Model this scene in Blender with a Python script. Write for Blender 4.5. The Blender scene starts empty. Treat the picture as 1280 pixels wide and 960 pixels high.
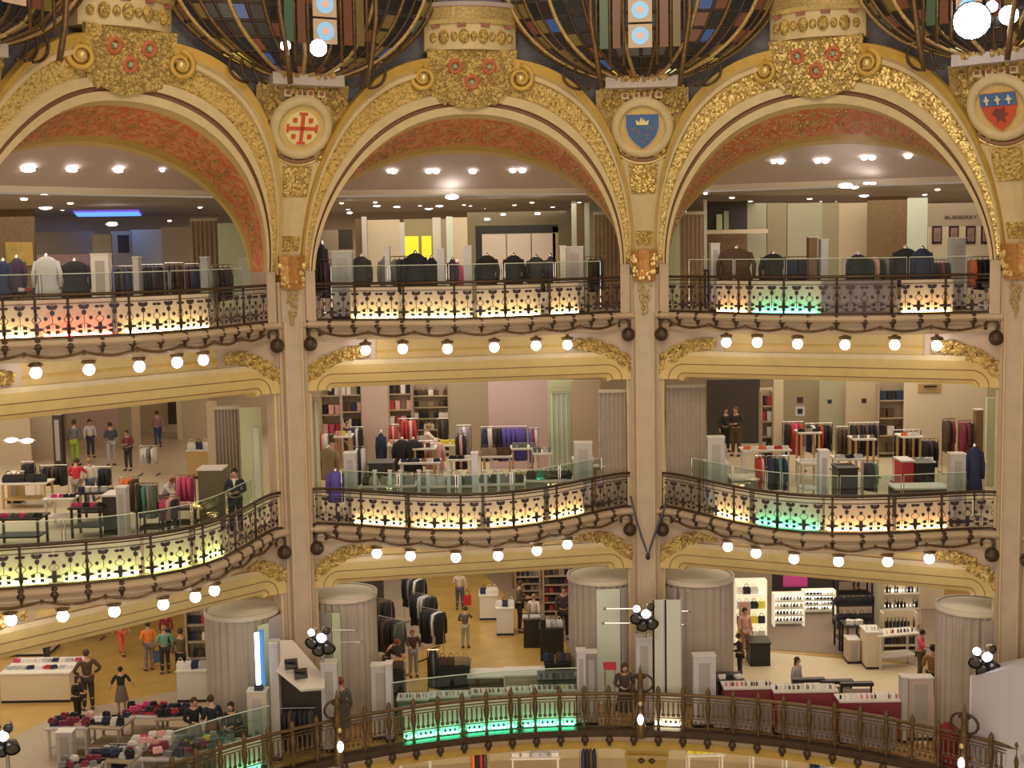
import bpy, bmesh, math, random
from mathutils import Vector, Matrix
random.seed(7)
PI = math.pi
C = bpy.context.scene.collection
SC = bpy.context.scene
# ---------------------------------------------------------------- camera
FPX, PITCH, ROLL = 1667.5, 0.1009, 0.0174
CAM = Vector((0, 0, 13.70))
_r0 = Vector((1, 0, 0)); _u0 = Vector((0, math.sin(PITCH), math.cos(PITCH))); FW = Vector((0, math.cos(PITCH), -math.sin(PITCH)))
RT = _r0*math.cos(ROLL) - _u0*math.sin(ROLL); UP = _r0*math.sin(ROLL) + _u0*math.cos(ROLL)
cd = bpy.data.cameras.new('camera'); cam = bpy.data.objects.new('camera', cd); C.objects.link(cam)
cd.lens = FPX/1280*36; cd.sensor_width = 36; cd.clip_end = 400
M = Matrix((RT, UP, -FW)).transposed().to_4x4(); M.translation = CAM; cam.matrix_world = M
SC.camera = cam
# ---------------------------------------------------------------- world, exposure, large lights
SC.view_settings.view_transform = 'Standard'; SC.view_settings.look = 'None'
SC.view_settings.exposure = 0.0; SC.view_settings.gamma = 1; SC.view_settings.use_curve_mapping = False
W = bpy.data.worlds.new('world'); SC.world = W; W.use_nodes = True
W.node_tree.nodes['Background'].inputs[0].default_value = (1.0, .80, .58, 1)
W.node_tree.nodes['Background'].inputs[1].default_value = .30
def area(name, loc, to, sx, sy, power, col):
    l = bpy.data.lights.new(name, 'AREA'); l.shape = 'RECTANGLE'; l.size = sx; l.size_y = sy; l.energy = power; l.color = col
    o = bpy.data.objects.new(name, l); C.objects.link(o); o.location = loc
    o.rotation_euler = (Vector(to)-Vector(loc)).to_track_quat('-Z', 'Y').to_euler(); return o
# ring of columns: ten bays round the atrium
CX, CY, RR, PHI = 1.926, 22.553, 16.69, 6.907
def colpos(j):
    a = math.radians(PHI + 36*(j-2)); return Vector((CX+RR*math.sin(a), CY+RR*math.cos(a)))
CP = {j: colpos(j) for j in range(-1, 6)}
LB = (CP[1]-CP[0]).length
CEN = Vector((CX, CY))
FL = {1: 0.0, 2: 6.0, 3: 11.78}
area('dome_glow', (CX, CY-6, 27), (CX+.5, CY+14, 8), 16, 12, 2500, (1, .78, .52))
area('opposite_fill', (CX-2, 3, 7), (CX, CY+16, 12), 24, 9, 2700, (1, .80, .57))  # unseen fill light, added to brighten soffits and column fronts
def bay_frame(i):
    a, b = CP[i], CP[i+1]; e = (b-a).normalized(); n = Vector((e.y, -e.x)); return a, e, n   # n points into the atrium
def BP(i, s, o, z):            # s metres from column i, o metres outward (into the building)
    a, e, n = bay_frame(i); p = a + e*s - n*o; return Vector((p.x, p.y, z))
area('ground_fill', (CX+2, CY+17, -.6), (CX+2, CY+17.1, -5), 24, 5, 500, (1, .85, .62))  # fill area added to brighten the dark ground level
area('ground_fill', (CX+2, CY+18, -.6), (CX+2, CY+18.1, -5), 24, 5, 500, (1, .85, .62))  # second added fill for the ground level
for i in range(0, 3):          # the shops' own ceiling lighting, one broad panel of light per floor and bay
    for lv, pw, zz in ((3, 300, 15.1), (2, 360, 11.0), (1, 330, 5.2)):
        p = BP(i, LB/2, 6.5, zz); q = BP(i, LB/2, 6.6, 0)
        area('shop_light', p, q, 8, 8, pw, (1, .85, .63))
        if True:
            p = BP(i, LB/2, 14.5, zz); area('shop_light', p, BP(i, LB/2, 14.6, 0), 11, 7, pw*.9, (1, .84, .64))
# ---------------------------------------------------------------- rays of the photograph's camera
def proj(P):
    d = Vector(P)-CAM; y = d.dot(FW); return 640+FPX*d.dot(RT)/y, 480-FPX*d.dot(UP)/y
def ray(px, py): return FW + RT*((px-640)/FPX) + UP*((480-py)/FPX)
def at_z(px, py, z):
    d = ray(px, py); return CAM + d*((z-CAM.z)/d.z)
def at_y(px, py, Y):
    d = ray(px, py); return CAM + d*(Y/d.y)
def at_xy(px, py, dist):       # depth along the view axis
    return CAM + ray(px, py)*dist
# ---------------------------------------------------------------- materials
MATS = {}
def mat(name, col, rough=.6, metal=0., emit=None, es=0., noise=0., nscale=8., bump=0., bscale=30., col2=None, kind='noise', alpha=1., spec=.5, trans=0.):
    if name in MATS: return MATS[name]
    m = bpy.data.materials.new(name); m.use_nodes = True; nt = m.node_tree; b = nt.nodes['Principled BSDF']
    b.inputs['Base Color'].default_value = (*col, 1); b.inputs['Roughness'].default_value = rough; b.inputs['Metallic'].default_value = metal
    b.inputs['Specular IOR Level'].default_value = spec
    b.inputs['Transmission Weight'].default_value = trans
    if alpha < 1: b.inputs['Alpha'].default_value = alpha
    if emit: b.inputs['Emission Color'].default_value = (*emit, 1); b.inputs['Emission Strength'].default_value = es
    tc = None
    if noise or col2 or bump:
        tc = nt.nodes.new('ShaderNodeTexCoord')
    if noise or col2:
        if kind == 'noise':
            n = nt.nodes.new('ShaderNodeTexNoise'); n.inputs['Scale'].default_value = nscale; n.inputs['Detail'].default_value = 4; out = n.outputs['Fac']
        elif kind == 'voronoi':
            n = nt.nodes.new('ShaderNodeTexVoronoi'); n.inputs['Scale'].default_value = nscale; out = n.outputs['Color']
        elif kind == 'wave':
            n = nt.nodes.new('ShaderNodeTexWave'); n.inputs['Scale'].default_value = nscale; n.inputs['Distortion'].default_value = 2; out = n.outputs['Fac']
        nt.links.new(tc.outputs['Object'], n.inputs['Vector'])
        r = nt.nodes.new('ShaderNodeValToRGB'); nt.links.new(out, r.inputs[0])
        c2 = col2 or tuple(c*(1-noise) for c in col)
        r.color_ramp.elements[0].position = .3; r.color_ramp.elements[1].position = .7
        r.color_ramp.elements[0].color = (*c2, 1); r.color_ramp.elements[1].color = (*col, 1)
        nt.links.new(r.outputs[0], b.inputs['Base Color'])
    if bump:
        v = nt.nodes.new('ShaderNodeTexVoronoi' if kind == 'voronoi' else 'ShaderNodeTexNoise'); v.inputs['Scale'].default_value = bscale
        nt.links.new(tc.outputs['Object'], v.inputs['Vector'])
        bp = nt.nodes.new('ShaderNodeBump'); bp.inputs['Strength'].default_value = bump; bp.inputs['Distance'].default_value = .04
        nt.links.new(v.outputs[0], bp.inputs['Height']); nt.links.new(bp.outputs[0], b.inputs['Normal'])
    MATS[name] = m; return m
CREAM = mat('cream_plaster', (.68, .54, .31), .6, noise=.12, nscale=3)
STONE = mat('pinkish_stone', (.56, .44, .32), .5, noise=.14, nscale=2.5)
STONE_D = mat('shaded_stone_groove', (.36, .27, .17), .6)  # groove shade put into a darker stone colour; also on mouldings
GOLD = mat('gilded_relief', (.74, .53, .17), .45, .35, col2=(.42, .28, .09), nscale=14, kind='voronoi', bump=.9, bscale=22)
GOLD2 = mat('gold_leaf', (.95, .74, .32), .36, .5, noise=.35, nscale=20)
GOLD3 = mat('old_gold', (.60, .42, .17), .5, .3, noise=.5, nscale=18)
OCHRE = mat('ochre_rim', (.62, .40, .09), .5, .15, noise=.15, nscale=4)
YELLOW = mat('yellow_ochre_plaster', (.68, .50, .20), .6, noise=.1, nscale=3)
BROWN = mat('brown_line', (.26, .13, .07), .7)
RED = mat('red_mosaic', (.66, .17, .06), .5, col2=(.72, .34, .13), nscale=9, kind='voronoi', bump=.3, bscale=30)
BLUEG = mat("blue_grey_vault", (.24, .24, .30), .8, noise=.3, nscale=4)
BRONZE = mat('dark_bronze', (.10, .065, .04), .45, .5, noise=.4, nscale=12)
BRONZE_G = mat('gilt_bronze', (.20, .125, .055), .45, .5, noise=.5, nscale=12)
IRON = mat('iron_ornament', (.055, .04, .05), .5, .3)
BULB = mat('lit_globe', (1, 1, 1), .3, emit=(1, .92, .94), es=14)
SPOT = mat('lit_spot', (1, 1, 1), .3, emit=(.93, .90, 1), es=9)
WHITE = mat('white_paint', (.72, .70, .66), .5)
PANELW = mat('frosted_panel', (.80, .74, .62), .6)
GREYP = mat('grey_panel', (.52, .50, .52), .5)
BLACKM = mat('black_metal', (.02, .02, .022), .4)
CHROME = mat('chrome', (.7, .7, .72), .18, 1.)
GLASS = None
def glass(name, tint, a):
    if name in MATS: return MATS[name]
    m = bpy.data.materials.new(name); m.use_nodes = True; nt = m.node_tree; nt.nodes.remove(nt.nodes['Principled BSDF'])
    t = nt.nodes.new('ShaderNodeBsdfTransparent'); t.inputs[0].default_value = (*tint, 1)
    g = nt.nodes.new('ShaderNodeBsdfGlossy'); g.inputs['Roughness'].default_value = .05; g.inputs[0].default_value = (.8, .9, .9, 1)
    x = nt.nodes.new('ShaderNodeMixShader'); x.inputs[0].default_value = a
    nt.links.new(t.outputs[0], x.inputs[1]); nt.links.new(g.outputs[0], x.inputs[2]); nt.links.new(x.outputs[0], nt.nodes['Material Output'].inputs[0])
    MATS[name] = m; return m
GLASS = glass('clear_glass', (.93, .95, .95), .045)
GLASSG = glass('greenish_glass', (.86, .93, .91), .06)
# ---------------------------------------------------------------- mesh builder
class MB:
    def __init__(s): s.v = []; s.f = []; s.mi = []; s.cur = 0
    def add(s, vs, fs):
        o = len(s.v); s.v += [tuple(v) for v in vs]; s.f += [tuple(k+o for k in f) for f in fs]; s.mi += [s.cur]*len(fs); return s
    def box(s, c, d, rz=0., tilt=None):
        x, y, z = d[0]/2, d[1]/2, d[2]/2
        vs = [Vector((a*x, b*y, e*z)) for a in (-1, 1) for b in (-1, 1) for e in (-1, 1)]
        R = Matrix.Rotation(rz, 3, 'Z')
        if tilt is not None: R = R @ Matrix.Rotation(tilt, 3, 'X')
        return s.add([R@v + Vector(c) for v in vs], [(0,1,3,2),(4,6,7,5),(0,4,5,1),(2,3,7,6),(0,2,6,4),(1,5,7,3)])
    def obox(s, o, ax, ay, az):    # box from a corner and three edge vectors
        o, ax, ay, az = Vector(o), Vector(ax), Vector(ay), Vector(az)
        return s.add([o+ax*a+ay*b+az*c for a in (0, 1) for b in (0, 1) for c in (0, 1)], [(0,1,3,2),(4,6,7,5),(0,4,5,1),(2,3,7,6),(0,2,6,4),(1,5,7,3)])
    def tube(s, pts, r, n=6, cap=True):
        pts = [Vector(p) for p in pts]; rs = r if isinstance(r, (list, tuple)) else [r]*len(pts); vs = []; N = len(pts)
        up = Vector((0, 0, 1)); prev = None
        for k, p in enumerate(pts):
            t = (pts[min(k+1, N-1)]-pts[max(k-1, 0)]).normalized()
            if prev is None:
                a = up if abs(t.z) < .95 else Vector((1, 0, 0)); x = t.cross(a).normalized()
            else: x = (prev - t*prev.dot(t)).normalized()
            prev = x; y = t.cross(x)
            for q in range(n):
                g = 2*PI*q/n; vs.append(p + (x*math.cos(g)+y*math.sin(g))*rs[k])
        fs = [(k*n+q, k*n+(q+1) % n, (k+1)*n+(q+1) % n, (k+1)*n+q) for k in range(N-1) for q in range(n)]
        if cap: fs += [tuple(range(n))[::-1], tuple((N-1)*n+q for q in range(n))]
        return s.add(vs, fs)
    def lathe(s, prof, c=(0, 0, 0), n=16, axis=None, a0=0., a1=2*PI):
        full = abs(a1-a0-2*PI) < 1e-6; m = n if full else n+1; vs = []
        for (r, z) in prof:
            for q in range(m):
                g = a0+(a1-a0)*q/n; vs.append(Vector((r*math.cos(g), r*math.sin(g), z)))
        if axis is not None: vs = [axis@v for v in vs]
        vs = [v+Vector(c) for v in vs]
        fs = [(k*m+q, k*m+(q+1) % m, (k+1)*m+(q+1) % m, (k+1)*m+q) for k in range(len(prof)-1) for q in range(n)]
        return s.add(vs, fs)
    def ball(s, c, r, n=8, m=6, sc=(1, 1, 1), axis=None):
        prof = [(math.sin(PI*k/m), -math.cos(PI*k/m)) for k in range(m+1)]; vs = []
        for (a, z) in prof:
            for q in range(n):
                g = 2*PI*q/n; v = Vector((a*math.cos(g)*sc[0], a*math.sin(g)*sc[1], z*sc[2]))*r
                vs.append((axis@v if axis is not None else v)+Vector(c))
        return s.add(vs, [(k*n+q, k*n+(q+1) % n, (k+1)*n+(q+1) % n, (k+1)*n+q) for k in range(m) for q in range(n)])
    def poly(s, pts, fr, d):       # polygon in a frame's x-y plane, extruded by d along its z
        n = len(pts); vs = [fr@Vector((x, y, 0)) for x, y in pts]+[fr@Vector((x, y, d)) for x, y in pts]
        return s.add(vs, [tuple(range(n))[::-1], tuple(range(n, 2*n))]+[(k, (k+1) % n, n+(k+1) % n, n+k) for k in range(n)])
    def sheet(s, rows, closed=False):
        m = len(rows[0]); vs = [p for r in rows for p in r]
        return s.add(vs, [(k*m+q, k*m+q+1, (k+1)*m+q+1, (k+1)*m+q) for k in range(len(rows)-1) for q in range(m-1)])
    def sweep(s, secs):            # closed cross-sections in a row
        m = len(secs[0]); vs = [p for r in secs for p in r]; N = len(secs)
        return s.add(vs, [(k*m+q, k*m+(q+1) % m, (k+1)*m+(q+1) % m, (k+1)*m+q) for k in range(N-1) for q in range(m)]+[tuple(range(m))[::-1], tuple((N-1)*m+q for q in range(m))])
    def mesh(s, name, mt, smooth=False):
        me = bpy.data.meshes.new(name); me.from_pydata(s.v, [], s.f)
        for x in (mt if isinstance(mt, (list, tuple)) else [mt]): me.materials.append(x)
        if any(s.mi): me.polygons.foreach_set('material_index', s.mi)
        if smooth: me.polygons.foreach_set('use_smooth', [True]*len(s.f))
        me.update(); return me
    def build(s, name, mt, parent=None, smooth=False, local=False, **tags):
        if parent is not None and not local:
            L = Vector(parent.location); R = parent.rotation_euler.to_matrix().transposed()
            pp = parent.parent
            if pp is not None:      # sub-part: go through both
                L2 = Vector(pp.location); R2 = pp.rotation_euler.to_matrix().transposed()
                s.v = [tuple(R@((R2@(Vector(v)-L2))-L)) for v in s.v]
            else: s.v = [tuple(R@(Vector(v)-L)) for v in s.v]
        o = bpy.data.objects.new(name, s.mesh(name, mt, smooth)); C.objects.link(o)
        if parent is not None: o.parent = parent
        for k, v in tags.items(): o[k] = v
        return o
def thing(name, label, cat, loc=(0, 0, 0), rz=0., group=None, kind=None):
    o = bpy.data.objects.new(name, None); C.objects.link(o); o.location = loc; o.rotation_euler = (0, 0, rz); o.empty_display_size = .1
    if label: o['label'] = label
    if cat: o['category'] = cat
    if group: o['group'] = group
    if kind: o['kind'] = kind
    return o
def part(name, me, parent, loc=(0, 0, 0), rz=0., **tags):
    o = bpy.data.objects.new(name, me); C.objects.link(o); o.parent = parent; o.location = loc; o.rotation_euler = (0, 0, rz)
    for k, v in tags.items(): o[k] = v
    return o
def tag(o, label, cat, group=None):
    o['label'] = label; o['category'] = cat
    if group: o['group'] = group
    return o
def dup(root, loc=None, rz=None, label=None, group=None, swap=None, scale=None):
    r = root.copy(); C.objects.link(r)
    if loc is not None: r.location = loc
    if rz is not None: r.rotation_euler = (0, 0, rz)
    if label: r['label'] = label
    if group: r['group'] = group
    if scale: r.scale = scale
    for ch in list(root.children):
        c = ch.copy(); C.objects.link(c); c.parent = r
        for g in list(ch.children):
            d = g.copy(); C.objects.link(d); d.parent = c
    return r
_O = 'first second third fourth fifth sixth seventh eighth ninth tenth eleventh twelfth thirteenth fourteenth fifteenth sixteenth seventeenth eighteenth nineteenth twentieth'.split()
def nth(k): return _O[k] if k < 20 else 'twenty-'+_O[k-20] if k < 29 else 'number %d' % (k+1)
BAYS = {0: 'left', 1: 'middle', 2: 'right', 3: 'far right'}
COLN = {0: 'outermost left', 1: 'left', 2: 'middle', 3: 'right', 4: 'outermost right'}
# ================================================================ THE BUILDING
def struct(o): o['kind'] = 'structure'; return o
def bow(t, b):
    t = min(max((t-.07)/.86, 0), 1); return b*math.sin(PI*t)**1.25
BOW = {3: 1.55, 2: 2.1}
def edge(i, t, lv, z, inset=0.):       # a point on the curved balcony edge of bay i
    return BP(i, LB*t, -bow(t, BOW[lv])-.10+inset, z)
NT = 28
def lean(z):
    s = max(0., (z-13.0)/4.2); return 1.5*s**1.2
def ringdir(p): return (CEN-Vector((p.x, p.y))).normalized()
def lf(s): return .22+.78*max(1-2*abs(s)/LB, 0)**1.2      # the pendentives lean in, the crowns hardly
def AP(i, u, z, o=0., ln=None):        # arch face of bay i: u from the bay's middle, o towards the building
    p = BP(i, LB/2+u, 0, 0); d = ringdir(p); k = (lean(z) if ln is None else ln)*lf(LB/2-abs(u))-o
    return Vector((p.x+d.x*k, p.y+d.y*k, z))
def SP(j, s, z, o=0.):                 # pendentive face about column j: s along the chords
    a, b = CP[j], CP[j+1 if s >= 0 else j-1]; p = a+(b-a).normalized()*abs(s); d = ringdir(p); k = lean(z)*lf(s)-o
    return Vector((p.x+d.x*k, p.y+d.y*k, z))
Z0 = 13.2
# ---- columns
def column(j):
    p = CP[j]; d = (CEN-p).normalized(); ang = math.atan2(d.y, d.x)+PI/2   # local -y faces the atrium
    t = thing('column', 'tall cream stone column with gold capital, %s one of the columns' % COLN[j], 'column', (p.x, p.y, -6), ang)
    def sec(z, k=1.):
        k *= 1.22; P = [(-.45, .5), (-.45, -.02), (-.38, -.10), (-.38, -.20), (-.33, -.20), (-.33, -.30), (-.29, -.34), (-.25, -.30), (-.25, -.34), (.25, -.34), (.25, -.30), (.29, -.34), (.33, -.30), (.33, -.20), (.38, -.20), (.38, -.10), (.45, -.02), (.45, .5)]
        return [Vector((x*k, y, z)) for x, y in P]
    MB().sweep([sec(0), sec(18.9)]).build('shaft', STONE, t, local=True)
    m = MB()                                                    # raised fillets round the long front panel
    for x in (-.24, .24): m.box((x, -.355, 9.5), (.035, .05, 16.6))
    for x in (-.505, .505): m.tube([(x, -.13, 0), (x, -.13, 18.2)], .05, 6)
    m.build('fillet', CREAM, t, local=True)
    m = MB()
    for x in (-.285, .285): m.box((x, -.342, 9.5), (.03, .02, 16.6))
    m.build('groove', STONE_D, t, local=True)
    m = MB(); m.box((0, -.28, 6.1), (1.2, .5, .12)); m.build('string_course', CREAM, t, local=True)
    # capital: gilt block with swelling relief and a pendant drop
    cp = MB(); cp.sweep([[Vector((x*w, y*w2, z)) for x, y in ((-.30, .3), (-.30, -.42), (-.12, -.50), (.12, -.50), (.30, -.42), (.30, .3))] for z, w, w2 in ((18.7, .95, .9), (18.85, 1.1, 1.0), (19.3, 1.12, 1.04), (19.5, 1.25, 1.12), (19.6, 1.25, 1.15))])
    cap = cp.build('capital', mat('reddish_gilt', (.55, .26, .07), .45, .3, noise=.4, nscale=10), t, local=True)
    r = MB()
    for k in range(60):
        r.ball((random.uniform(-.32, .32), -.47+random.uniform(-.03, .05), random.uniform(18.8, 19.5)), random.uniform(.03, .065), 6, 4, (1, .6, 1.3))
    for x in (-.34, .34): r.ball((x, -.42, 19.35), .09, 8, 6)
    r.build('capital_leaves', GOLD2, t, local=True, kind='stuff')
    r = MB()
    for k in range(40):
        z = random.uniform(17.75, 18.75); w = .17*(z-17.6)/1.1+.03; r.ball((random.uniform(-w, w), -.38, z), random.uniform(.03, .05), 6, 4, (1, .6, 1.4))
    r.build('pendant_ornament', GOLD3, t, local=True, kind='stuff')
    return t
for j in range(0, 5): column(j)
# ---- pendentive above each column
def disc_frame(j, z, o=0.):
    a = SP(j, 0, z, o); b = SP(j, 0, z+.5, o); up = (b-a).normalized(); d = ringdir(a); nx = Vector((d.y, -d.x, 0))*-1
    nx = Vector((-d.y, d.x, 0)); n = nx.cross(up)
    if n.dot(Vector((d.x, d.y, 0))) < 0: nx = -nx; n = nx.cross(up)
    m = Matrix((nx, up, n)).transposed().to_4x4(); m.translation = a; return m
AO, BO, PO = 4.84, 5.82, 2.53
def halfw(z):
    q = 1-(max(z-Z0, 0)/BO)**PO; return LB/2-AO*max(q, 0)**(1/PO)
def circ(r, n=24, cx=0, cy=0): return [(cx+r*math.cos(2*PI*k/n), cy+r*math.sin(2*PI*k/n)) for k in range(n)]
def pendentive(j):
    p = CP[j]; t = thing('pendentive', 'gilded pendentive with round shield medallion above the %s column' % COLN[j], 'pendentive', (p.x, p.y, 13))
    rows = []
    for k in range(25):
        z = 13.0+5.1*k/24; w = halfw(z)+.12
        w = min(w, 1.45); rows.append([SP(j, w*(-1+2*q/12), z, .06) for q in range(13)])
    MB().sheet(rows).build('ground', GOLD3, t, True)
    m = MB()                                                     # gilded foliage round the medallion
    for k in range(430):
        z = random.uniform(15.2, 18.05); w = min(halfw(z)-.1, 1.4-.25*max(z-17.6, 0)); s = random.uniform(-w, w)
        if math.hypot(s, (z-17.0)*1.05) < .84: continue
        if z < 16.2: continue
        m.ball(SP(j, s, z, random.uniform(-.03, .05)), random.uniform(.04, .10), 6, 4, (1, 1, random.uniform(.8, 1.6)))
    m.build('gilded_foliage', GOLD, t, kind='stuff')
    # cream trapezoid frame with two gilded panels
    def band(z0, z1, w0, w1, o0, o1, name, mt, n=6):
        m = MB(); rows = []
        for k in range(n+1):
            f = k/n; z = z0+(z1-z0)*f; w = w0+(w1-w0)*f; rows.append([SP(j, -w, z, o0), SP(j, -w, z, o1), SP(j, 0, z, o1), SP(j, w, z, o1), SP(j, w, z, o0), SP(j, 0, z, o0)])
        m.sweep(rows); return m.build(name, mt, t)
    band(13.15, 16.15, .30, .66, .06, -.06, 'tapered_panel', CREAM)
    for sg in (-1, 1):
        m = MB(); m.tube([SP(j, sg*(.31+.36*f), 13.15+3.0*f, -.08) for f in [q/8 for q in range(9)]], .035, 6); m.build('panel_moulding', CREAM, t, True)
    gp = band(15.2, 16.0, .37, .47, -.05, -.09, 'gilded_panel', GOLD)
    m = MB()
    for k in range(70): m.ball(SP(j, random.uniform(-.36, .36), random.uniform(15.25, 15.95), -.10), random.uniform(.025, .06), 6, 4)
    m.build('panel_leaves', GOLD2, gp, kind='stuff')
    band(13.75, 14.15, .24, .27, -.05, -.09, 'gilded_panel', GOLD)
    band(13.1, 13.35, .42, .44, .05, -.12, 'necking', CREAM, 2)
    # medallion
    fr = disc_frame(j, 17.0, -.06)
    ring = [( .62, .0), (.62, .10), (.70, .14), (.80, .13), (.86, .07), (.88, 0.)]
    m = MB(); m.lathe(ring, (0, 0, 0), 36); m.v = [tuple(fr@Vector(v)) for v in m.v]; m.build('medallion_ring', CREAM, t, True)
    m = MB().poly(circ(.70, 32), fr, .05); disc = m.build('medallion_disc', YELLOW, t)
    m = MB(); m.tube([fr@Vector((.93*math.cos(a), .93*math.sin(a)-.02, .04)) for a in [PI*(1.08+.84*k/18) for k in range(19)]], [.02+.05*math.sin(PI*k/18) for k in range(19)], 6); m.build('lower_crescent', BROWN, t, True)
    m = MB(); m.tube([fr@Vector((1.0*math.cos(a), 1.0*math.sin(a)-.02, .05)) for a in [PI*(1.1+.8*k/18) for k in range(19)]], .045, 6); m.build('lower_moulding', GOLD2, t, True)
    f2 = fr@Matrix.Translation((0, 0, .05)); f3 = fr@Matrix.Translation((0, 0, .09)); f4 = fr@Matrix.Translation((0, 0, .12))
    REDP = mat('heraldic_red', (.62, .10, .04), .5); BLUEP = mat('heraldic_blue', (.07, .16, .42), .5); PALE = mat('pale_gold', (.88, .76, .38), .5, .1)
    DARKR = mat('dark_charge', (.20, .06, .05), .6)
    if j in (0, 1):                                                # red cross between four small squares on a pale disc
        MB().poly(circ(.47, 28), f2, .03).build('pale_roundel', PALE, t)
        m = MB()
        for w, h in ((.09, .84), (.84, .09)): m.poly([(-w/2, -h/2), (w/2, -h/2), (w/2, h/2), (-w/2, h/2)], f3, .03)
        for x, y in ((0, .40), (0, -.40)): m.poly([(x-.11, y-.03), (x+.11, y-.03), (x+.11, y+.03), (x-.11, y+.03)], f3, .035)
        for x, y in ((.40, 0), (-.40, 0)): m.poly([(x-.03, y-.11), (x+.03, y-.11), (x+.03, y+.11), (x-.03, y+.11)], f3, .035)
        for x in (-.22, .22):
            for y in (-.22, .22): m.poly([(x-.055, y-.06), (x+.055, y-.06), (x+.055, y+.06), (x-.055, y+.06)], f3, .03)
        m.build('red_cross', REDP, t)
    else:
        sh = [(-.45, .40), (.45, .40), (.45, .05), (.36, -.22), (.18, -.44), (0, -.58), (-.18, -.44), (-.36, -.22), (-.45, .05)]
        g = [(x*1.08, y*1.06) for x, y in sh]
        MB().poly(g, f2, .03).build('shield_border', GOLD2, t)
        if j == 2 or j == 4:
            s = MB().poly(sh, f3, .03).build('shield', BLUEP, t)
            m = MB().poly([(-.16, .12), (.16, .12), (.18, .26), (.08, .20), (.05, .30), (0, .22), (0, .34), (-.05, .30), (-.08, .20), (-.18, .26)], f4, .03)
            m.build('crown', PALE, s)
            m = MB()
            for x, y in ((-.26, .0), (.26, .0), (0, -.34), (-.1, -.1), (.12, -.16)): m.poly([(x-.07, y), (x, y-.08), (x+.07, y), (x, y+.08)], f4, .02)
            m.build('charge', mat('muted_plum', (.22, .14, .24), .6), s)
            m = MB()
            for a in (.6, 1.6, 2.6, 3.9, 5.3): m.poly([(.05*math.cos(a), .05*math.sin(a)-.08), (.26*math.cos(a-.2), .26*math.sin(a-.2)-.08), (.30*math.cos(a), .30*math.sin(a)-.08), (.26*math.cos(a+.2), .26*math.sin(a+.2)-.08)], f4, .015)
            m.build('charge', mat('muted_green', (.10, .22, .22), .6), s)
        else:
            s = MB().poly(sh, f3, .03).build('shield', REDP, t)
            f5 = f3@Matrix.Translation((0, 0, .02))
            MB().poly([(-.45, .40), (.45, .40), (.45, .08), (-.45, .08)], f5, .03).build('blue_chief', BLUEP, s)
            m = MB()
            for x in (-.28, 0, .28): m.poly([(x-.02, .12), (x+.02, .12), (x+.02, .2), (x+.09, .24), (x+.04, .26), (x, .36), (x-.04, .26), (x-.09, .24), (x-.02, .2)], f5, .05)
            m.build('lily', PALE, s)
            m = MB().poly([(-.2, -.12), (-.08, .02), (.02, -.02), (.14, .05), (.12, -.08), (.22, -.16), (.1, -.2), (.12, -.36), (0, -.28), (-.1, -.36), (-.08, -.22)], f5, .035)
            m.build('charge', DARKR, s)
    # dentil course, white plinth and little pediment on top
    m = MB()
    for k in range(4): m.obox(SP(j, -.66+.36*k, 17.75, -.02), SP(j, -.42+.36*k, 17.75, -.02)-SP(j, -.66+.36*k, 17.75, -.02), (0, 0, .18), Vector((*ringdir(SP(j, 0, 18, 0)), 0))*.10)
    m.build('dentil', CREAM, t)
    m = MB()
    for k in range(4): m.obox(SP(j, -.60+.36*k, 17.8, -.115), SP(j, -.48+.36*k, 17.8, -.115)-SP(j, -.60+.36*k, 17.8, -.115), (0, 0, .09), Vector((*ringdir(SP(j, 0, 18, 0)), 0))*.02)
    m.build('dentil_face', mat('plum_inlay', (.30, .10, .07), .6), t)
    fr = disc_frame(j, 18.02); d = Vector((*ringdir(fr.translation), 0)); tx = Vector((-d.y, d.x, 0)).normalized()
    o = fr.translation
    m = MB().obox(o-tx*.98+d*.35, tx*1.96, Vector((0, 0, .30)), -d*1.0); m.build('plinth', mat('pale_marble', (.55, .50, .46), .5, noise=.1), t)
    m = MB(); sg = []
    F = Matrix((tx, Vector((0, 0, 1)), tx.cross(Vector((0, 0, 1))))).transposed().to_4x4(); 
    if F.to_3x3().col[2].dot(d) < 0: F = Matrix((-tx, Vector((0, 0, 1)), (-tx).cross(Vector((0, 0, 1))))).transposed().to_4x4()
    F.translation = o+d*.1+Vector((0, 0, .30))
    m.poly([(-.80, 0), (.80, 0), (.62, .16), (.36, .30), (.22, .5), (.10, .62), (.06, .85), (-.06, .85), (-.10, .62), (-.22, .5), (-.36, .30), (-.62, .16)], F, .25)
    cr = m.build('crest', GOLD3, t)
    m = MB()
    for k in range(90):
        x = random.uniform(-.7, .7); h = .62*(1-abs(x)/.8)**1.2; m.ball(F@Vector((x, random.uniform(-.12, h), .27)), random.uniform(.03, .07), 6, 4)
    m.build('crest_leaves', GOLD, cr, kind='stuff')
for j in range(0, 5): pendentive(j)
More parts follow.
